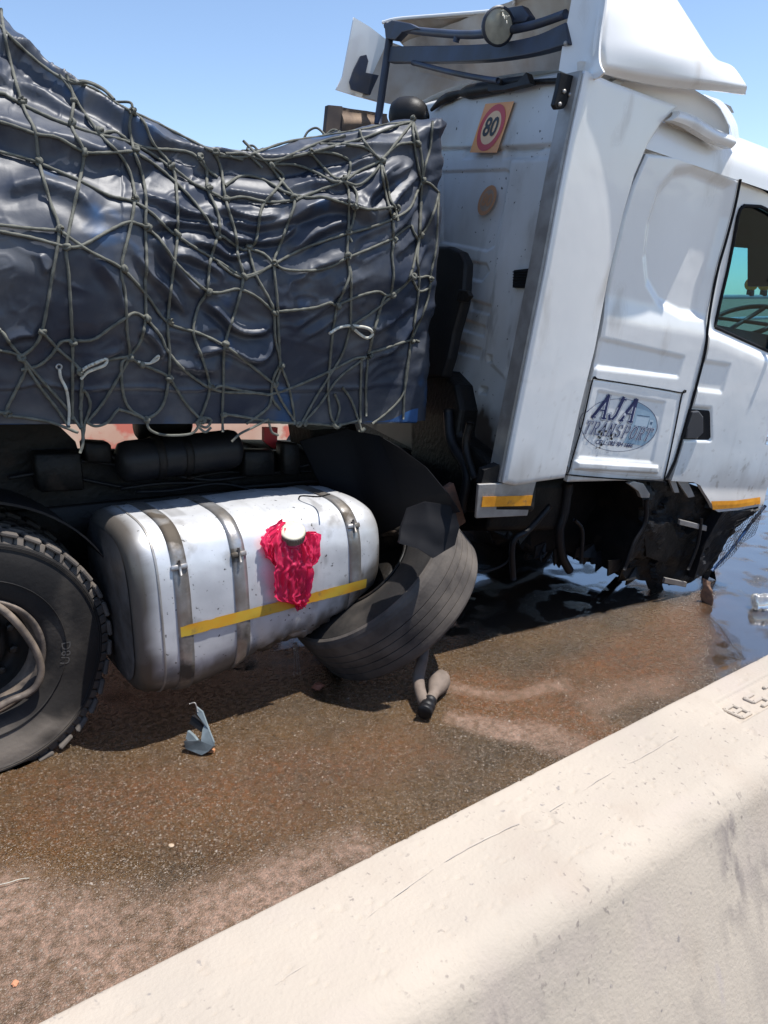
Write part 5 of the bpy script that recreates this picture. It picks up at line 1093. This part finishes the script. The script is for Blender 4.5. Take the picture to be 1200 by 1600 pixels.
# folds: (polyline in photo pixels, width px, height m)
FOLDS = [([(-80, 40), (0, 74), (60, 110), (110, 152), (200, 206), (270, 232), (330, 256), (420, 256), (500, 248), (560, 236), (645, 218)], 11, .050),
 ([(-60, 195), (0, 205), (60, 222), (130, 243), (200, 252)], 26, .045), ([(-60, 100), (20, 130), (70, 160), (130, 190), (200, 222)], 10, .018),
 ([(160, 232), (205, 250), (240, 258)], 18, .03), ([(258, 250), (290, 262), (330, 262), (352, 272)], 12, .022), ([(215, 300), (260, 318), (320, 335), (345, 345)], 9, .024),
 ([(235, 350), (285, 345), (330, 352), (370, 378), (400, 372)], 8, .024), ([(350, 297), (395, 306), (440, 308)], 8, .020), ([(350, 322), (390, 338), (440, 335)], 8, .020),
 ([(352, 345), (400, 352), (450, 343), (490, 330)], 9, .020), ([(355, 370), (400, 377), (440, 372), (470, 350)], 8, .020), ([(360, 400), (375, 412), (384, 430)], 10, .02),
 ([(455, 340), (490, 322), (530, 318), (560, 330), (585, 342)], 15, .040), ([(440, 300), (480, 286), (530, 290), (560, 276)], 10, .02), ([(455, 395), (500, 365), (545, 345)], 10, .022),
 ([(460, 440), (495, 415), (545, 398)], 9, .016), ([(560, 330), (595, 292), (648, 248)], 9, .024), ([(590, 342), (620, 308), (652, 268)], 8, .026), ([(598, 372), (632, 335), (655, 300)], 8, .024),
 ([(615, 400), (645, 360), (660, 330)], 8, .02), ([(575, 315), (600, 275), (630, 246)], 7, .02), ([(470, 270), (520, 262), (575, 250), (610, 238)], 9, .02), ([(612, 452), (640, 418), (662, 380)], 8, .02),
 ([(216, 395), (240, 432), (285, 478), (295, 495)], 9, .022), ([(240, 365), (262, 400), (300, 445), (322, 462)], 10, .028), ([(270, 395), (300, 400), (335, 420), (352, 440)], 8, .02),
 ([(325, 470), (350, 492), (372, 516), (400, 516), (428, 505)], 10, .032), ([(300, 375), (335, 385), (365, 402), (395, 396)], 8, .024), ([(220, 512), (245, 535), (257, 560)], 9, .022),
 ([(300, 548), (345, 545), (385, 560), (412, 552), (424, 520)], 9, .026), ([(270, 566), (300, 572), (340, 580)], 12, .018), ([(455, 515), (500, 482), (545, 440)], 8, .014), ([(470, 535), (510, 505), (545, 478)], 7, .012),
 ([(585, 560), (620, 535), (655, 480)], 10, .024), ([(560, 520), (600, 505), (640, 470)], 9, .018), ([(565, 585), (572, 540), (590, 510)], 8, .014), ([(500, 210), (540, 212), (580, 208), (640, 195)], 6, .012),
 ([(60, 395), (70, 420), (75, 425)], 8, .012), ([(0, 530), (30, 523), (62, 520)], 9, .016), ([(95, 590), (130, 575), (190, 545)], 8, .010), ([(150, 400), (180, 450), (190, 500)], 14, .016), ([(0, 300), (60, 290), (110, 305), (150, 335)], 16, .022),
 ([(-40, 606), (80, 604), (200, 606), (350, 608), (500, 606), (650, 604)], 4, .010), ([(640, 200), (660, 240), (668, 330), (672, 420)], 12, .015), ([(684, 200), (688, 300), (680, 400)], 9, .012)]
D = np.zeros((nU, nW)); wxx = qx+10*fbm(qx/60, qy/60, 101, 2); wyy = qy+10*fbm(qx/60, qy/60, 103, 2)
front = qy < 700
for pts, w, h in FOLDS:
    w *= .85; h *= 1.3
    p = smooth(pts, 4); lo = p.min(0)-4*w; hi = p.max(0)+4*w; k = (qx > lo[0]) & (qx < hi[0]) & (qy > lo[1]) & (qy < hi[1])
    if not k.any(): continue
    d, s, t = dist_line(wxx[k]*.6+qx[k]*.4, wyy[k]*.6+qy[k]*.4, p); tp_ = np.minimum(1, np.minimum(t, 1-t)/.16+.05); ww = np.where(s > 0, w*1.25, w*.62)
    D[k] += h*tp_*np.exp(-(d/ww)**1.25)-h*.35*tp_*np.exp(-((d-w*1.3)/(w*.8))**2)*(s < 0)
# knots pull the cloth in; finer wrinkle field
rd = lambda a, b, sd, o=3: 1-np.abs(fbm(a, b, sd, o))*2.2
wr = rd(wxx/120+wyy/140, wyy/38, 111, 1)*.006+rd((wxx+wyy*.8)/90, (wyy-wxx*.35)/30, 113, 1)*.004+fbm(qx/150, qy/95, 115, 2)*.030+rd((wxx-wyy*.9)/80, (wyy+wxx*.6)/20, 117, 1)*.006*sstep(420, 560, qx)+fbm(qx/14, qy/10, 119, 2)*.0006
amp = sstep(610, 560, qy)*.9+.1
D += (wr+.006*sstep(.25, .0, np.abs(fbm(wxx/34, wyy/26, 151, 2)))*sstep(.0, .5, fbm(qx/90, qy/90, 153, 2)+.15))*amp*np.where(qx < 190, .55+.45*sstep(190, 150, qy), 1)
D[:, nb+ns+2:] *= 1
S = S+Nn*D[..., None]
f = gridf(nU, nW)
tarp = obj('tarpaulin', S.reshape(-1, 3), f, M['tarp'], base=(0, 4.5, 1.4)); tag(tarp, 'dark blue dusty creased tarpaulin drawn over the load on the trailer', 'tarpaulin')
bvh = BVHTree.FromPolygons([Vector(x) for x in S.reshape(-1, 3)], [tuple(q) for q in f])
# hem eyelet and tie of the tarpaulin
def on_tarp(x, y, off=.011):
    d = ray(x, y); r = bvh.ray_cast(Vector(EYE), Vector(d))
    if r[0] is None: return None
    n = np.array(r[1]); n = -n if n@d > 0 else n; return np.array(r[0])+n*off
def rope_pts(L, off=.012, lift=0.0):
    P = smooth([(float(a), float(b)) for a, b in L], 10); out = []; ok = []
    for i, (x, y) in enumerate(P):
        p = on_tarp(x, y, off); out.append(p); ok.append(p is not None)
    dep = None; depths = [None if p is None else (p-EYE)@cF for p in out]
    idx = [i for i, d in enumerate(depths) if d is not None]
    if not idx: return None
    dd = np.interp(range(len(P)), idx, [depths[i] for i in idx])
    dd = np.minimum(dd, np.convolve(np.pad(dd, 4, 'edge'), np.ones(9)/9, 'valid')+.012)   # bridge over hollows
    k = np.array([.25, .5, .25]); sm = np.convolve(np.pad(dd, 1, 'edge'), k, 'valid'); dd = np.minimum(dd, sm)
    return np.array([hit((x, y), cF, EYE+cF*d) for (x, y), d in zip(P, dd)])
NET = thing('cargo_net', (0, YT, 1.4), 'grey green knotted rope cargo net stretched over the dark tarpaulin', 'cargo net')
ROPES = '''-90,-30 -80,80 -95,180 -75,260 -90,350 -70,450 -88,545 -75,655
-190,-60 -205,80 -180,200 -200,330 -185,450 -205,560 -190,655
-310,-60 -295,100 -320,240 -300,380 -318,520 -300,655
-450,150 -310,130 -190,150 -90,170 0,190
-450,260 -318,240 -200,262 -80,235 0,237
-450,360 -300,345 -190,365 -60,348
-450,470 -310,450 -190,462 -70,450 0,516
-450,560 -320,545 -205,560 -88,545 0,547
-450,650 -300,640 -190,652 -75,642 11,645
2,14 3,25 12,78 35,163 55,205 61,254 80,320 93,360 80,440 66,518 50,545 33,557
104,117 115,155 112,197 131,237 126,280 115,330 104,387 108,430 113,532 113,600 113,655
93,360 140,392 190,420 230,462 263,503 310,520 351,540 385,565 428,600
-60,222 0,237 30,243 61,254 125,283 170,305 210,315 240,335 262,358 276,368 310,390 340,408 380,433
-60,348 0,352 45,356 93,360
-60,348 0,362 50,371 104,387 130,382 170,360 200,347 215,350 228,355 250,375 275,410 300,435 323,455 345,457 372,452 400,463 428,487
-60,140 0,146 12,150 35,163 75,182 112,197 155,210 190,218 230,235 265,260
155,210 180,206 210,225 240,232 268,234 300,240 320,262 340,277
-60,180 0,190 30,200 60,210 90,215 131,237 160,238 185,237 210,238 240,255 270,280 300,310 325,345 340,372
93,117 110,140 125,165 145,195 155,210 190,245 205,280 210,315 203,360 190,420 196,460 200,520 202,557 185,590 160,630 136,660
206,175 202,200 210,238 222,270 228,310 228,355 229,420 227,440 227,497 220,535 202,557 190,570 193,615 205,640 228,655
206,175 225,190 240,225 268,260 276,300 277,369 268,440 263,503 265,560 263,590 258,625 245,645 228,655
110,125 150,140 180,160 206,175 250,195 300,220 335,237 380,250
0,40 30,70 70,105 110,128 135,128 160,140 178,155
313,245 323,265 325,295 338,325 343,355 340,372 328,410 323,455 310,480 302,520 318,565 328,606 318,640 310,658
335,237 345,265 352,310 368,365 372,400 380,433 370,480 351,540 349,600 348,647 348,675
268,260 300,285 325,297 352,312
33,557 15,550 -40,542
33,557 15,535 0,516 -40,500
66,518 90,545 125,580 127,620 127,660 130,690 125,708
125,580 150,567 175,560 202,557
33,578 60,572 80,555 95,535 113,532 145,530 175,512 195,498 210,490 227,497 250,525 263,548 290,580 328,606 345,603 370,608 390,612 420,617
202,557 220,568 240,577 263,590 290,630 314,656
33,557 60,600 90,640 108,668
33,557 70,600 100,635 127,670
33,557 40,575 25,610 11,645 40,652 80,660 122,676
-40,650 11,645
348,647 370,650 400,655 435,660 475,662 500,663 527,665 560,657
187,640 205,645 228,655
125,640 130,610 141,632 134,660 129,690
388,388 400,375 408,330 415,315 437,290 443,275 430,262 423,257
388,388 400,430 420,465 428,487 430,530 438,570 430,600
380,220 400,240 420,258 440,283 460,313 450,350 435,390 428,413 433,470 435,520 438,570
484,237 500,255 520,275 537,283 545,300 545,340 544,364 542,402 548,430 548,510
537,283 550,290 558,305 555,330 550,350 544,364 550,378
542,402 545,430 535,460 527,477 520,520 515,570 513,610 517,650 527,665
380,433 405,425 428,413 470,390 510,375 544,364 580,355 614,342 640,325 652,300 660,283
382,435 405,427 428,413 445,420 480,423 515,418 542,402 580,388 613,373
340,365 350,370 378,390 388,388 412,397 428,413
340,410 365,428 382,435
428,487 460,485 495,480 515,473 527,477 560,462 590,455 600,460 611,460 640,437 643,430
548,510 580,488 611,465 635,442 645,420
460,313 500,297 537,283 560,268 595,250 620,222 645,190
352,312 380,308 420,316 460,313
352,290 375,276 395,276 420,285 445,300 480,308 505,308 530,315 555,322 580,327 617,323
595,250 605,280 610,310 617,323 622,345
595,250 600,290 610,330 614,342 615,380 613,400 616,430 611,460
537,283 560,290 580,275 595,256
645,187 645,210 650,240 655,270 660,283 657,320 655,368 643,430
645,187 653,215 660,250 660,283 657,300 657,360 652,400 655,440 650,490 642,532 635,580 632,620 630,655
660,283 672,287 685,300
686,300 678,330 665,360 655,368
676,190 672,230 664,260 660,283
686,300 683,350 681,390 673,430 672,445 665,480 650,515 642,532
643,430 655,433 671,432 671,448 655,455 645,437
575,552 600,545 642,532 655,534
572,558 555,560 520,578 490,592 450,608 420,617
575,552 590,500 600,465 611,460
577,552 585,520 596,480 613,462
572,558 530,590 500,630 475,660
548,510 535,550 515,585 495,620 472,660
575,558 573,600 572,650
565,560 563,620 563,660
642,532 635,590 628,620 605,645 582,662
428,600 440,625 455,650 465,664
438,570 450,600 458,640 460,664
438,570 428,590 425,620 438,640
535,605 550,625 560,655 565,672
523,615 530,635 525,660
340,243 380,246 400,238 450,222 500,213 560,203 600,195 645,190
385,242 420,250 480,240 530,225 570,215 620,197 645,190
423,257 460,257 490,268 520,283 537,283
484,237 520,240 545,250 548,265 540,283
500,225 540,225 570,230 590,245 595,250
595,250 580,235 565,215 562,203
595,250 620,228 638,223 650,224
352,240 385,242 410,262
423,258 450,245 500,222 540,212
328,606 350,612 400,614 420,617
425,618 420,635 405,648 385,662
613,373 640,352 645,360 652,372'''
first = []
for ln in ROPES.strip().split('\n'):
    L = [tuple(float(c) for c in q.split(',')) for q in ln.split()]
    jit = [(x+rng.randn()*.5, y+rng.randn()*.5) if 0 < i < len(L)-1 else (x, y) for i, (x, y) in enumerate(L)]
    P = rope_pts(jit)
    if P is None: continue
    P = resample(P, max(8, int(len(P)*.8)))
    o = obj('rope', *tube(P, .0064*(1+.12*np.sin(np.arange(len(P))*1.7)), 7), M['rope'], NET); first.append(L)
# knots where ropes cross
KN = [(35, 163), (61, 254), (93, 360), (104, 387), (131, 237), (112, 197), (116, 160), (155, 210), (206, 175), (210, 238), (210, 315), (228, 355), (268, 260), (276, 368), (340, 372), (352, 312), (325, 296), (313, 245), (335, 237), (380, 433), (388, 388), (428, 413), (460, 313), (423, 257), (484, 237), (537, 283), (555, 320), (544, 364), (542, 402), (595, 250), (617, 323), (614, 342), (613, 373), (645, 190), (651, 223), (660, 283), (655, 368), (643, 430), (671, 436), (611, 460), (527, 477), (428, 487), (190, 420), (66, 518), (33, 557), (113, 532), (125, 580), (202, 557), (227, 497), (263, 503), (263, 590), (220, 568), (323, 455), (351, 540), (328, 606), (348, 647), (11, 645), (315, 657), (228, 655), (438, 570), (428, 600), (548, 510), (575, 555), (642, 532), (465, 662), (475, 661), (527, 665), (127, 668)]
for x, y in KN:
    p = on_tarp(x, y, .014)
    if p is None: continue
    mb = MB(); a = rng.rand()*6
    for kk in range(2):
        e1_ = nrm(rng.randn(3)); e2_ = nrm(np.cross(e1_, rng.randn(3))); ra = .010+.003*rng.rand()
        mb.add(*tube([p+(e1_*math.cos(t)+e2_*math.sin(t)*.8)*ra for t in np.linspace(0, 5.6, 10)], .0078, 6))
    mb.build('knot', M['rope'], NET)
def loose(L, r, m_, name, off=.02, parent=NET):
    P = rope_pts(L, off); 
    if P is not None: return obj(name, *tube(P, r, 8), M[m_], parent)
loose([(515, 521), (530, 512), (548, 509), (575, 513), (582, 522), (574, 528), (562, 522), (549, 510)], .0075, 'rope_pale', 'tie_cord', .03)
loose([(125, 582), (135, 574), (150, 567), (166, 561), (164, 570), (150, 576), (136, 582), (127, 592)], .0065, 'rope_pale', 'tie_cord', .026)
loose([(93, 576), (95, 590), (104, 610), (108, 640), (107, 665)], .006, 'rope_pale', 'tie_cord', .02)
loose([(215, 565), (232, 568), (246, 562), (247, 556), (236, 566)], .005, 'rope_pale', 'tie_cord', .02)
loose([(130, 690), (128, 700), (124, 709)], .008, 'rope_pale', 'tie_cord', .0)
p = on_tarp(92, 573, .004); mb = MB(); mb.add(*lathe([(.006, 0), (.008, .003), (.013, .003), (.014, 0)], p, V(0, -1, 0), V(0, 0, 1), 20)); mb.build('eyelet', M['strap'], tarp)
# loops standing proud on the skyline
for L in ([(108, 127), (135, 127), (160, 138), (179, 156)], [(385, 238), (388, 229), (396, 228), (404, 236)], [(475, 216), (482, 205), (495, 200), (509, 212)], [(140, 145), (175, 158), (203, 160), (207, 172)], [(508, 212), (520, 203), (532, 206)], [(385, 233), (395, 238), (412, 232)]):
    d = (hitY(L[0][0], L[0][1], YT+.5)-EYE)@cF; P = np.array([hit(q, cF, EYE+cF*d) for q in smooth(L, 8)]); obj('rope', *tube(P, .006, 7), M['rope'], NET)
# ropes continue over the top and down the far side
for x in (60, 180, 300, 420, 540, 640):
    i = int(np.argmin(np.abs(xt-x))); P = S[i, nb+ns::3]+V(0, 0, .012); obj('rope', *tube(P, .0062, 6), M['rope'], NET)
# hanging loops below the edge
for L in ([(228, 655), (235, 672), (260, 680), (300, 677), (314, 658)], [(362, 690), (375, 678), (395, 668), (420, 655)], [(305, 660), (322, 668), (330, 656), (316, 653), (308, 662), (320, 675), (330, 668)], [(420, 660), (425, 675), (435, 680)], [(135, 660), (150, 666), (168, 660), (180, 645), (187, 638)]):
    P = np.array([hitY(x, y, YT-.02) for x, y in smooth(L, 8)]); obj('rope', *tube(P, .006, 7), M['rope'], NET)
for L in ([(562, 672), (566, 673), (570, 669)], [(520, 662), (527, 668), (533, 662)]):
    P = np.array([hitY(x, y, YT-.03) for x, y in smooth(L, 4)]); obj('rope_end', *tube(P, .010, 7), M['rope'], NET)

# crate-like load end and dark roll standing behind the load against the sky
cr = thing('load_box', hitY(545, 200, 4.6), 'brown scuffed box corner showing above the net beside the cab', 'box')
mb = MB(); P = [hitY(x, y, 4.6) for x, y in [(513, 164), (535, 166), (536, 215), (508, 215)]]; mb.add(*flat_poly(P, V(0, 1, 0), .04)); mb.build('end_board', mat('dark_brown_board', (.05, .04, .04), (.10, .075, .06), 7, .8), cr, smooth_=False)
mb = MB(); P = coons([hitY(536, 215, 4.59), hitY(610, 215, 4.8)], [hitY(535, 167, 4.59), hitY(605, 178, 4.8)], [hitY(536, 215, 4.59), hitY(535, 167, 4.59)], [hitY(610, 215, 4.8), hitY(605, 178, 4.8)], 24, 12); P[..., 1] += .012*np.sin(np.linspace(0, 9, 12))[None, :]+.01*fbm(P[..., 0]*9, P[..., 2]*9, 121)
v, f = thick_grid(P, V(0, 1, 0), .03); mb.add(v, f); mb.build('side_board', mat('tan_worn_board', (.28, .20, .14), (.14, .10, .08), 9, .8), cr)
rc = thing('rolled_cover', hitY(640, 185, 3.9), 'black rounded roll lying behind the load in front of the cab wall', 'roll')
mb = MB(); c1 = hitY(610, 185, 4.1); c2 = hitY(668, 186, 3.9); mb.add(*tube(smooth([c1, (c1+c2)/2+V(0, 0, .02), c2], 8), np.array([.03, .06, .08, .09, .095, .1, .1, .1, .1, .1, .1, .095, .09, .08, .07, .05, .03]), 14)); mb.build('roll', M['black'], rc)

# ================================================================ LOOSE THINGS
# red carrier bag tied round the filler cap
bag = thing('plastic_bag', capc, 'crumpled red plastic bag tied round the fuel filler cap and hanging down the tank', 'plastic bag')
def film(name, rows, n, amp, seed, off=.0):
    """rows: list of (left px, right px, depth offset); pleated film between them, hanging in front of the tank"""
    R_ = []
    rows = smooth([(a[0], a[1], b[0], b[1], d) for a, b, d in rows], 12)
    for r in rows:
        xs_ = np.linspace(r[0], r[2], n); ys_ = np.linspace(r[1], r[3], n); R_.append([(x, y, r[4]) for x, y in zip(xs_, ys_)])
    R_ = np.array(R_); u_ = np.linspace(0, 1, n)[None, :]+0*R_[..., 0]; t_ = np.linspace(0, 1, len(R_))[:, None]+0*R_[..., 0]
    base = np.zeros(R_.shape[:2]); P = np.zeros(R_.shape)
    tbv = film.bvh
    pl = .5+.5*np.sin(u_*19+3*fbm(t_*3, u_*3, seed)+seed)*np.cos(u_*7+t_*4)
    fold = amp*(pl*.9+.8*np.abs(fbm(u_*6, t_*1.8, seed+2, 2))+.30*(1-np.abs(fbm(u_*9+t_*6, t_*5-u_*3, seed+3, 2))*2.5)+.08*fbm(u_*30, t_*22, seed+4, 2))
    for i in range(R_.shape[0]):
        for j in range(n):
            x, y, d = R_[i, j]; x += 3*float(vnoise(np.array([i*.35]), np.array([j*.1+seed]), seed)[0])*(1 if j in (0, n-1) else .4); rr_ = tbv.ray_cast(Vector(EYE), Vector(ray(x, y)))
            p = np.array(rr_[0]) if rr_[0] is not None else hitY(x, y, 3.2); P[i, j] = p+V(-.1, -.85, .35)*(d+fold[i, j]+.004)
    return obj(name, P.reshape(-1, 3), gridf(R_.shape[0], n), M['bag'], bag)
film.bvh = TBVH
film('bag_body', [((428, 824), (468, 838), .03), ((424, 850), (476, 858), .035), ((424, 880), (480, 876), .035), ((422, 900), (482, 895), .03), ((424, 925), (478, 925), .022), ((428, 938), (476, 940), .015), ((450, 944), (474, 950), .010)], 44, .030, 5)
film('bag_handle', [((436, 812), (446, 826), .03), ((412, 830), (434, 846), .02), ((405, 846), (430, 866), .012), ((408, 862), (436, 886), .014), ((420, 880), (444, 904), .02)], 26, .022, 9)
film('bag_handle', [((462, 836), (476, 832), .03), ((470, 850), (494, 834), .02), ((474, 866), (496, 856), .012), ((470, 884), (494, 874), .010), ((468, 898), (482, 888), .012)], 26, .022, 13)
film('bag_tail', [((452, 900), (476, 898), .02), ((455, 925), (476, 922), .016), ((457, 950), (472, 948), .012), ((460, 956), (468, 952), .010)], 16, .018, 17)
mb = MB(); mb.add(*tube([capc+capn*(-.004)+(nrm(np.cross(capn, V(1, 0, 0)))*math.cos(t)+nrm(np.cross(capn, np.cross(capn, V(1, 0, 0))))*math.sin(t))*(.058+.004*math.sin(5*t)) for t in np.linspace(0, 6.28, 40)], .010+.003*np.sin(np.linspace(0, 40, 40)), 8, cap=False)); mb.build('bag_knot', M['bag'], bag)

# diesel dribbling out of the split tank
a = hitY(460, 1010, 3.25); mb = MB()
for dx in (-.004, .006, .014): mb.add(*tube(smooth([a+V(dx, 0, .02), a+V(dx*1.3, -.004, -.06), V(a[0]+dx*2.2, a[1], .01)], 8), np.linspace(.0035, .0018, 17), 6))
dl_ = mb.build('leaking_fuel', M['clear'], kind='stuff'); 
# hose end and fitting lying by the wheel
def G3(x, y, z=0): return G(x, y, z)
hs = thing('broken_hose', G(668, 1110), 'dusty brown hose end with a pipe fitting lying on the road beside the front tyre', 'hose')
mb = MB(); P = smooth([hitY(664, 1003, 2.85), hitY(660, 1030, 2.75), G(654, 1062, .09), G(660, 1092, .06), G(668, 1104, .045)], 8); mb.add(*tube(P, np.interp(np.linspace(0, 1, len(P)), [0, .5, 1], [.028, .030, .027]), 14)); mb.build('hose', M['pipe'], hs)
mb = MB(); a = G(664, 1112, .05); b = G(690, 1058, .06); d = nrm(b-a); L = np.linalg.norm(b-a)
pr = [(.026, .06), (.030, .07), (.026, L*.46), (.030, L*.52), (.044, L*.66), (.055, L*.78), (.055, L*.90), (.044, L), (.018, L+.004), (0, L+.004)]
mb.add(*lathe(pr, a, d, V(0, 0, 1), 28)); fit = mb.build('fitting', M['pipe'], hs)
mb = MB(); mb.add(*lathe([(0, -.012), (.034, -.012), (.037, -.008), (.037, .018), (.033, .021), (.033, .026), (.037, .029), (.037, .055), (.030, .06), (.030, .085), (.034, .088), (.034, .10), (.026, .102)], a, d, V(0, 0, 1), 28)); mb.build('rubber_end', M['black'], hs)
mb = MB(); mb.add(*lathe([(0, L+.010), (.014, L+.009), (.017, L+.004)], a, d, V(0, 0, 1), 14)); mb.build('brass_pin', M['cream'], hs)
# broken plastic housing piece
sd = thing('broken_shard', G(310, 1170), 'broken grey plastic lamp housing lying on the wet road under the tank', 'broken plastic')
cdep = (G(315, 1178)-EYE)@cF
def F(x, y, dz=0): return hit((x, y), cF, EYE+cF*(cdep-dz))
def shard(name, L, th, m_, dzs):
    P = np.array([F(x, y, z) for (x, y), z in zip(L, dzs)]); v, f = flat_poly(P, nrm(cF*.8+cR*.4), th); obj(name, v, f, m_, sd, smooth_=False)
shard('front_face', [(306, 1104), (316, 1112), (326, 1140), (334, 1160), (333, 1166), (314, 1158), (316, 1141), (319, 1133), (308, 1116)], .008, M['shard'], [0, 0, .01, .02, .02, .01, .01, 0, 0])
shard('lower_face', [(296, 1156), (314, 1158), (333, 1166), (326, 1174), (315, 1180), (290, 1170), (287, 1158)], .02, mat('wet_dark_plastic', (.05, .06, .065), (.12, .14, .15), 12, .2), [0, .01, .02, .02, .02, 0, 0])
shard('inner_rib', [(300, 1118), (318, 1136), (314, 1144), (296, 1130)], .02, M['black'], [-.02, 0, 0, -.02])
shard('inner_rib', [(293, 1142), (300, 1148), (311, 1160), (306, 1166), (290, 1154)], .015, M['shard'], [0, 0, 0, 0, 0])
mb = MB(); mb.add(*tube([F(x, y, .0) for x, y in smooth([(296, 1100), (304, 1098), (307, 1104), (309, 1112)], 6)], .0025, 6)); mb.build('wire', M['alu'], sd)
# clear bottle by the puddle
bo = thing('clear_bottle', G(1190, 930), 'crumpled clear plastic bottle lying at the edge of the puddle', 'bottle')
a = G(1178, 940, .05); d = nrm(V(.8, -.6, .05)); mb = MB(); n = 24; pr = []
for t in np.linspace(0, .24, n): pr.append((.050*(1 if t < .17 else max(.28, 1-(t-.17)/.06))*(1+.06*math.sin(t*120)), t))
v, f = lathe([(0, 0)]+pr+[(0, .245)], a, d, V(0, 0, 1), 24); v = np.array(v); v += .004*np.stack([fbm(v[:, 0]*30, v[:, 2]*30, 131+i) for i in range(3)], 1); mb.add(v, f); mb.build('bottle_body', M['clear'], bo)
mb = MB(); mb.add(*lathe([(0, 0), (.016, 0), (.016, .02), (0, .02)], a+d*.245, d, V(0, 0, 1), 16)); mb.build('bottle_cap', M['cream'], bo)
# rag caught at the bumper corner
rg = thing('torn_rag', G(1104, 940), 'brown torn rag caught under the broken front corner of the cab', 'rag')
P = coons([G(1094, 938, .0), G(1114, 948, 0)], [hit((1100, 904), cF, G(1100, 945)), hit((1112, 910), cF, G(1100, 945))], [G(1094, 938, 0), hit((1100, 904), cF, G(1100, 945))], [G(1114, 948, 0), hit((1112, 910), cF, G(1100, 945))], 20, 24)
P[..., 1] += .03*fbm(P[..., 0]*18, P[..., 2]*14, 133); v, f = thick_grid(P, V(0, 1, 0), .006); obj('cloth', v, f, mat('brown_cloth', (.32, .19, .12), (.18, .11, .08), 30, .9), rg)
th_ = obj('straw', *tube(smooth([G(-20, 1386, .012), G(10, 1380, .014), G(30, 1374, .012), G(46, 1372, .006)], 6), .0016, 5), M['rope_pale']); tag(th_, 'thin pale straw lying on the brown road at the left edge', 'straw')
# stones and grit: scattered chips on the road
def chips(n, seed):
    rs = np.random.RandomState(seed); mb = MB(); c = 0
    while c < n:
        x, y = rs.rand()*1200, 1060+rs.rand()**1.2*540; p = G(x, y)
        if p[1] < 1.17 or p[1] > 2.9: continue
        r = .0015+.0035*rs.rand()**4; d = rs.randn(5, 3); d /= np.linalg.norm(d, axis=1)[:, None]; 
        v = [p+V(r*1.3*math.cos(a)*(.7+.5*rs.rand()), r*1.3*math.sin(a)*(.7+.5*rs.rand()), 0) for a in (0, 1.6, 3.1, 4.7)]+[p+V(r*.3*rs.randn(), r*.3*rs.randn(), r*1.1)]
        mb.add(v, [(0, 1, 4), (1, 2, 4), (2, 3, 4), (3, 0, 4)]); c += 1
    return mb
chips(5200, 3).build('grit_glints', mat('grit_glints', (.42, .36, .30), (.14, .10, .07), 60, .25, lo=.3, hi=.7), smooth_=False, kind='stuff')  # chips lightened to imitate sun glints on the wet road
for k, (x, y, s, lab) in enumerate([(497, 1075, .035, 'reddish stone chip on the road below the split tank corner'), (268, 1322, .010, 'small tan stone on the wet brown road'), (330, 1174, .02, 'rusty orange chip beside the broken plastic housing'), (24, 1538, .012, 'orange pebble on the dusty road at the lower left')]):
    bm = bmesh.new(); bmesh.ops.create_icosphere(bm, subdivisions=2, radius=s); 
    for v_ in bm.verts: v_.co *= .7+.5*random.random(); v_.co.z *= .5
    me = bpy.data.meshes.new('stone'); bm.to_mesh(me); bm.free(); me.materials.append(mat('stone_%s' % 'abcd'[k], [(.32, .12, .07), (.45, .34, .24), (.40, .18, .08), (.5, .22, .12)][k], rough=.8)); o = bpy.data.objects.new('stone', me); COL.objects.link(o); o.location = G(x, y)+V(0, 0, s*.3); tag(o, lab, 'stone')
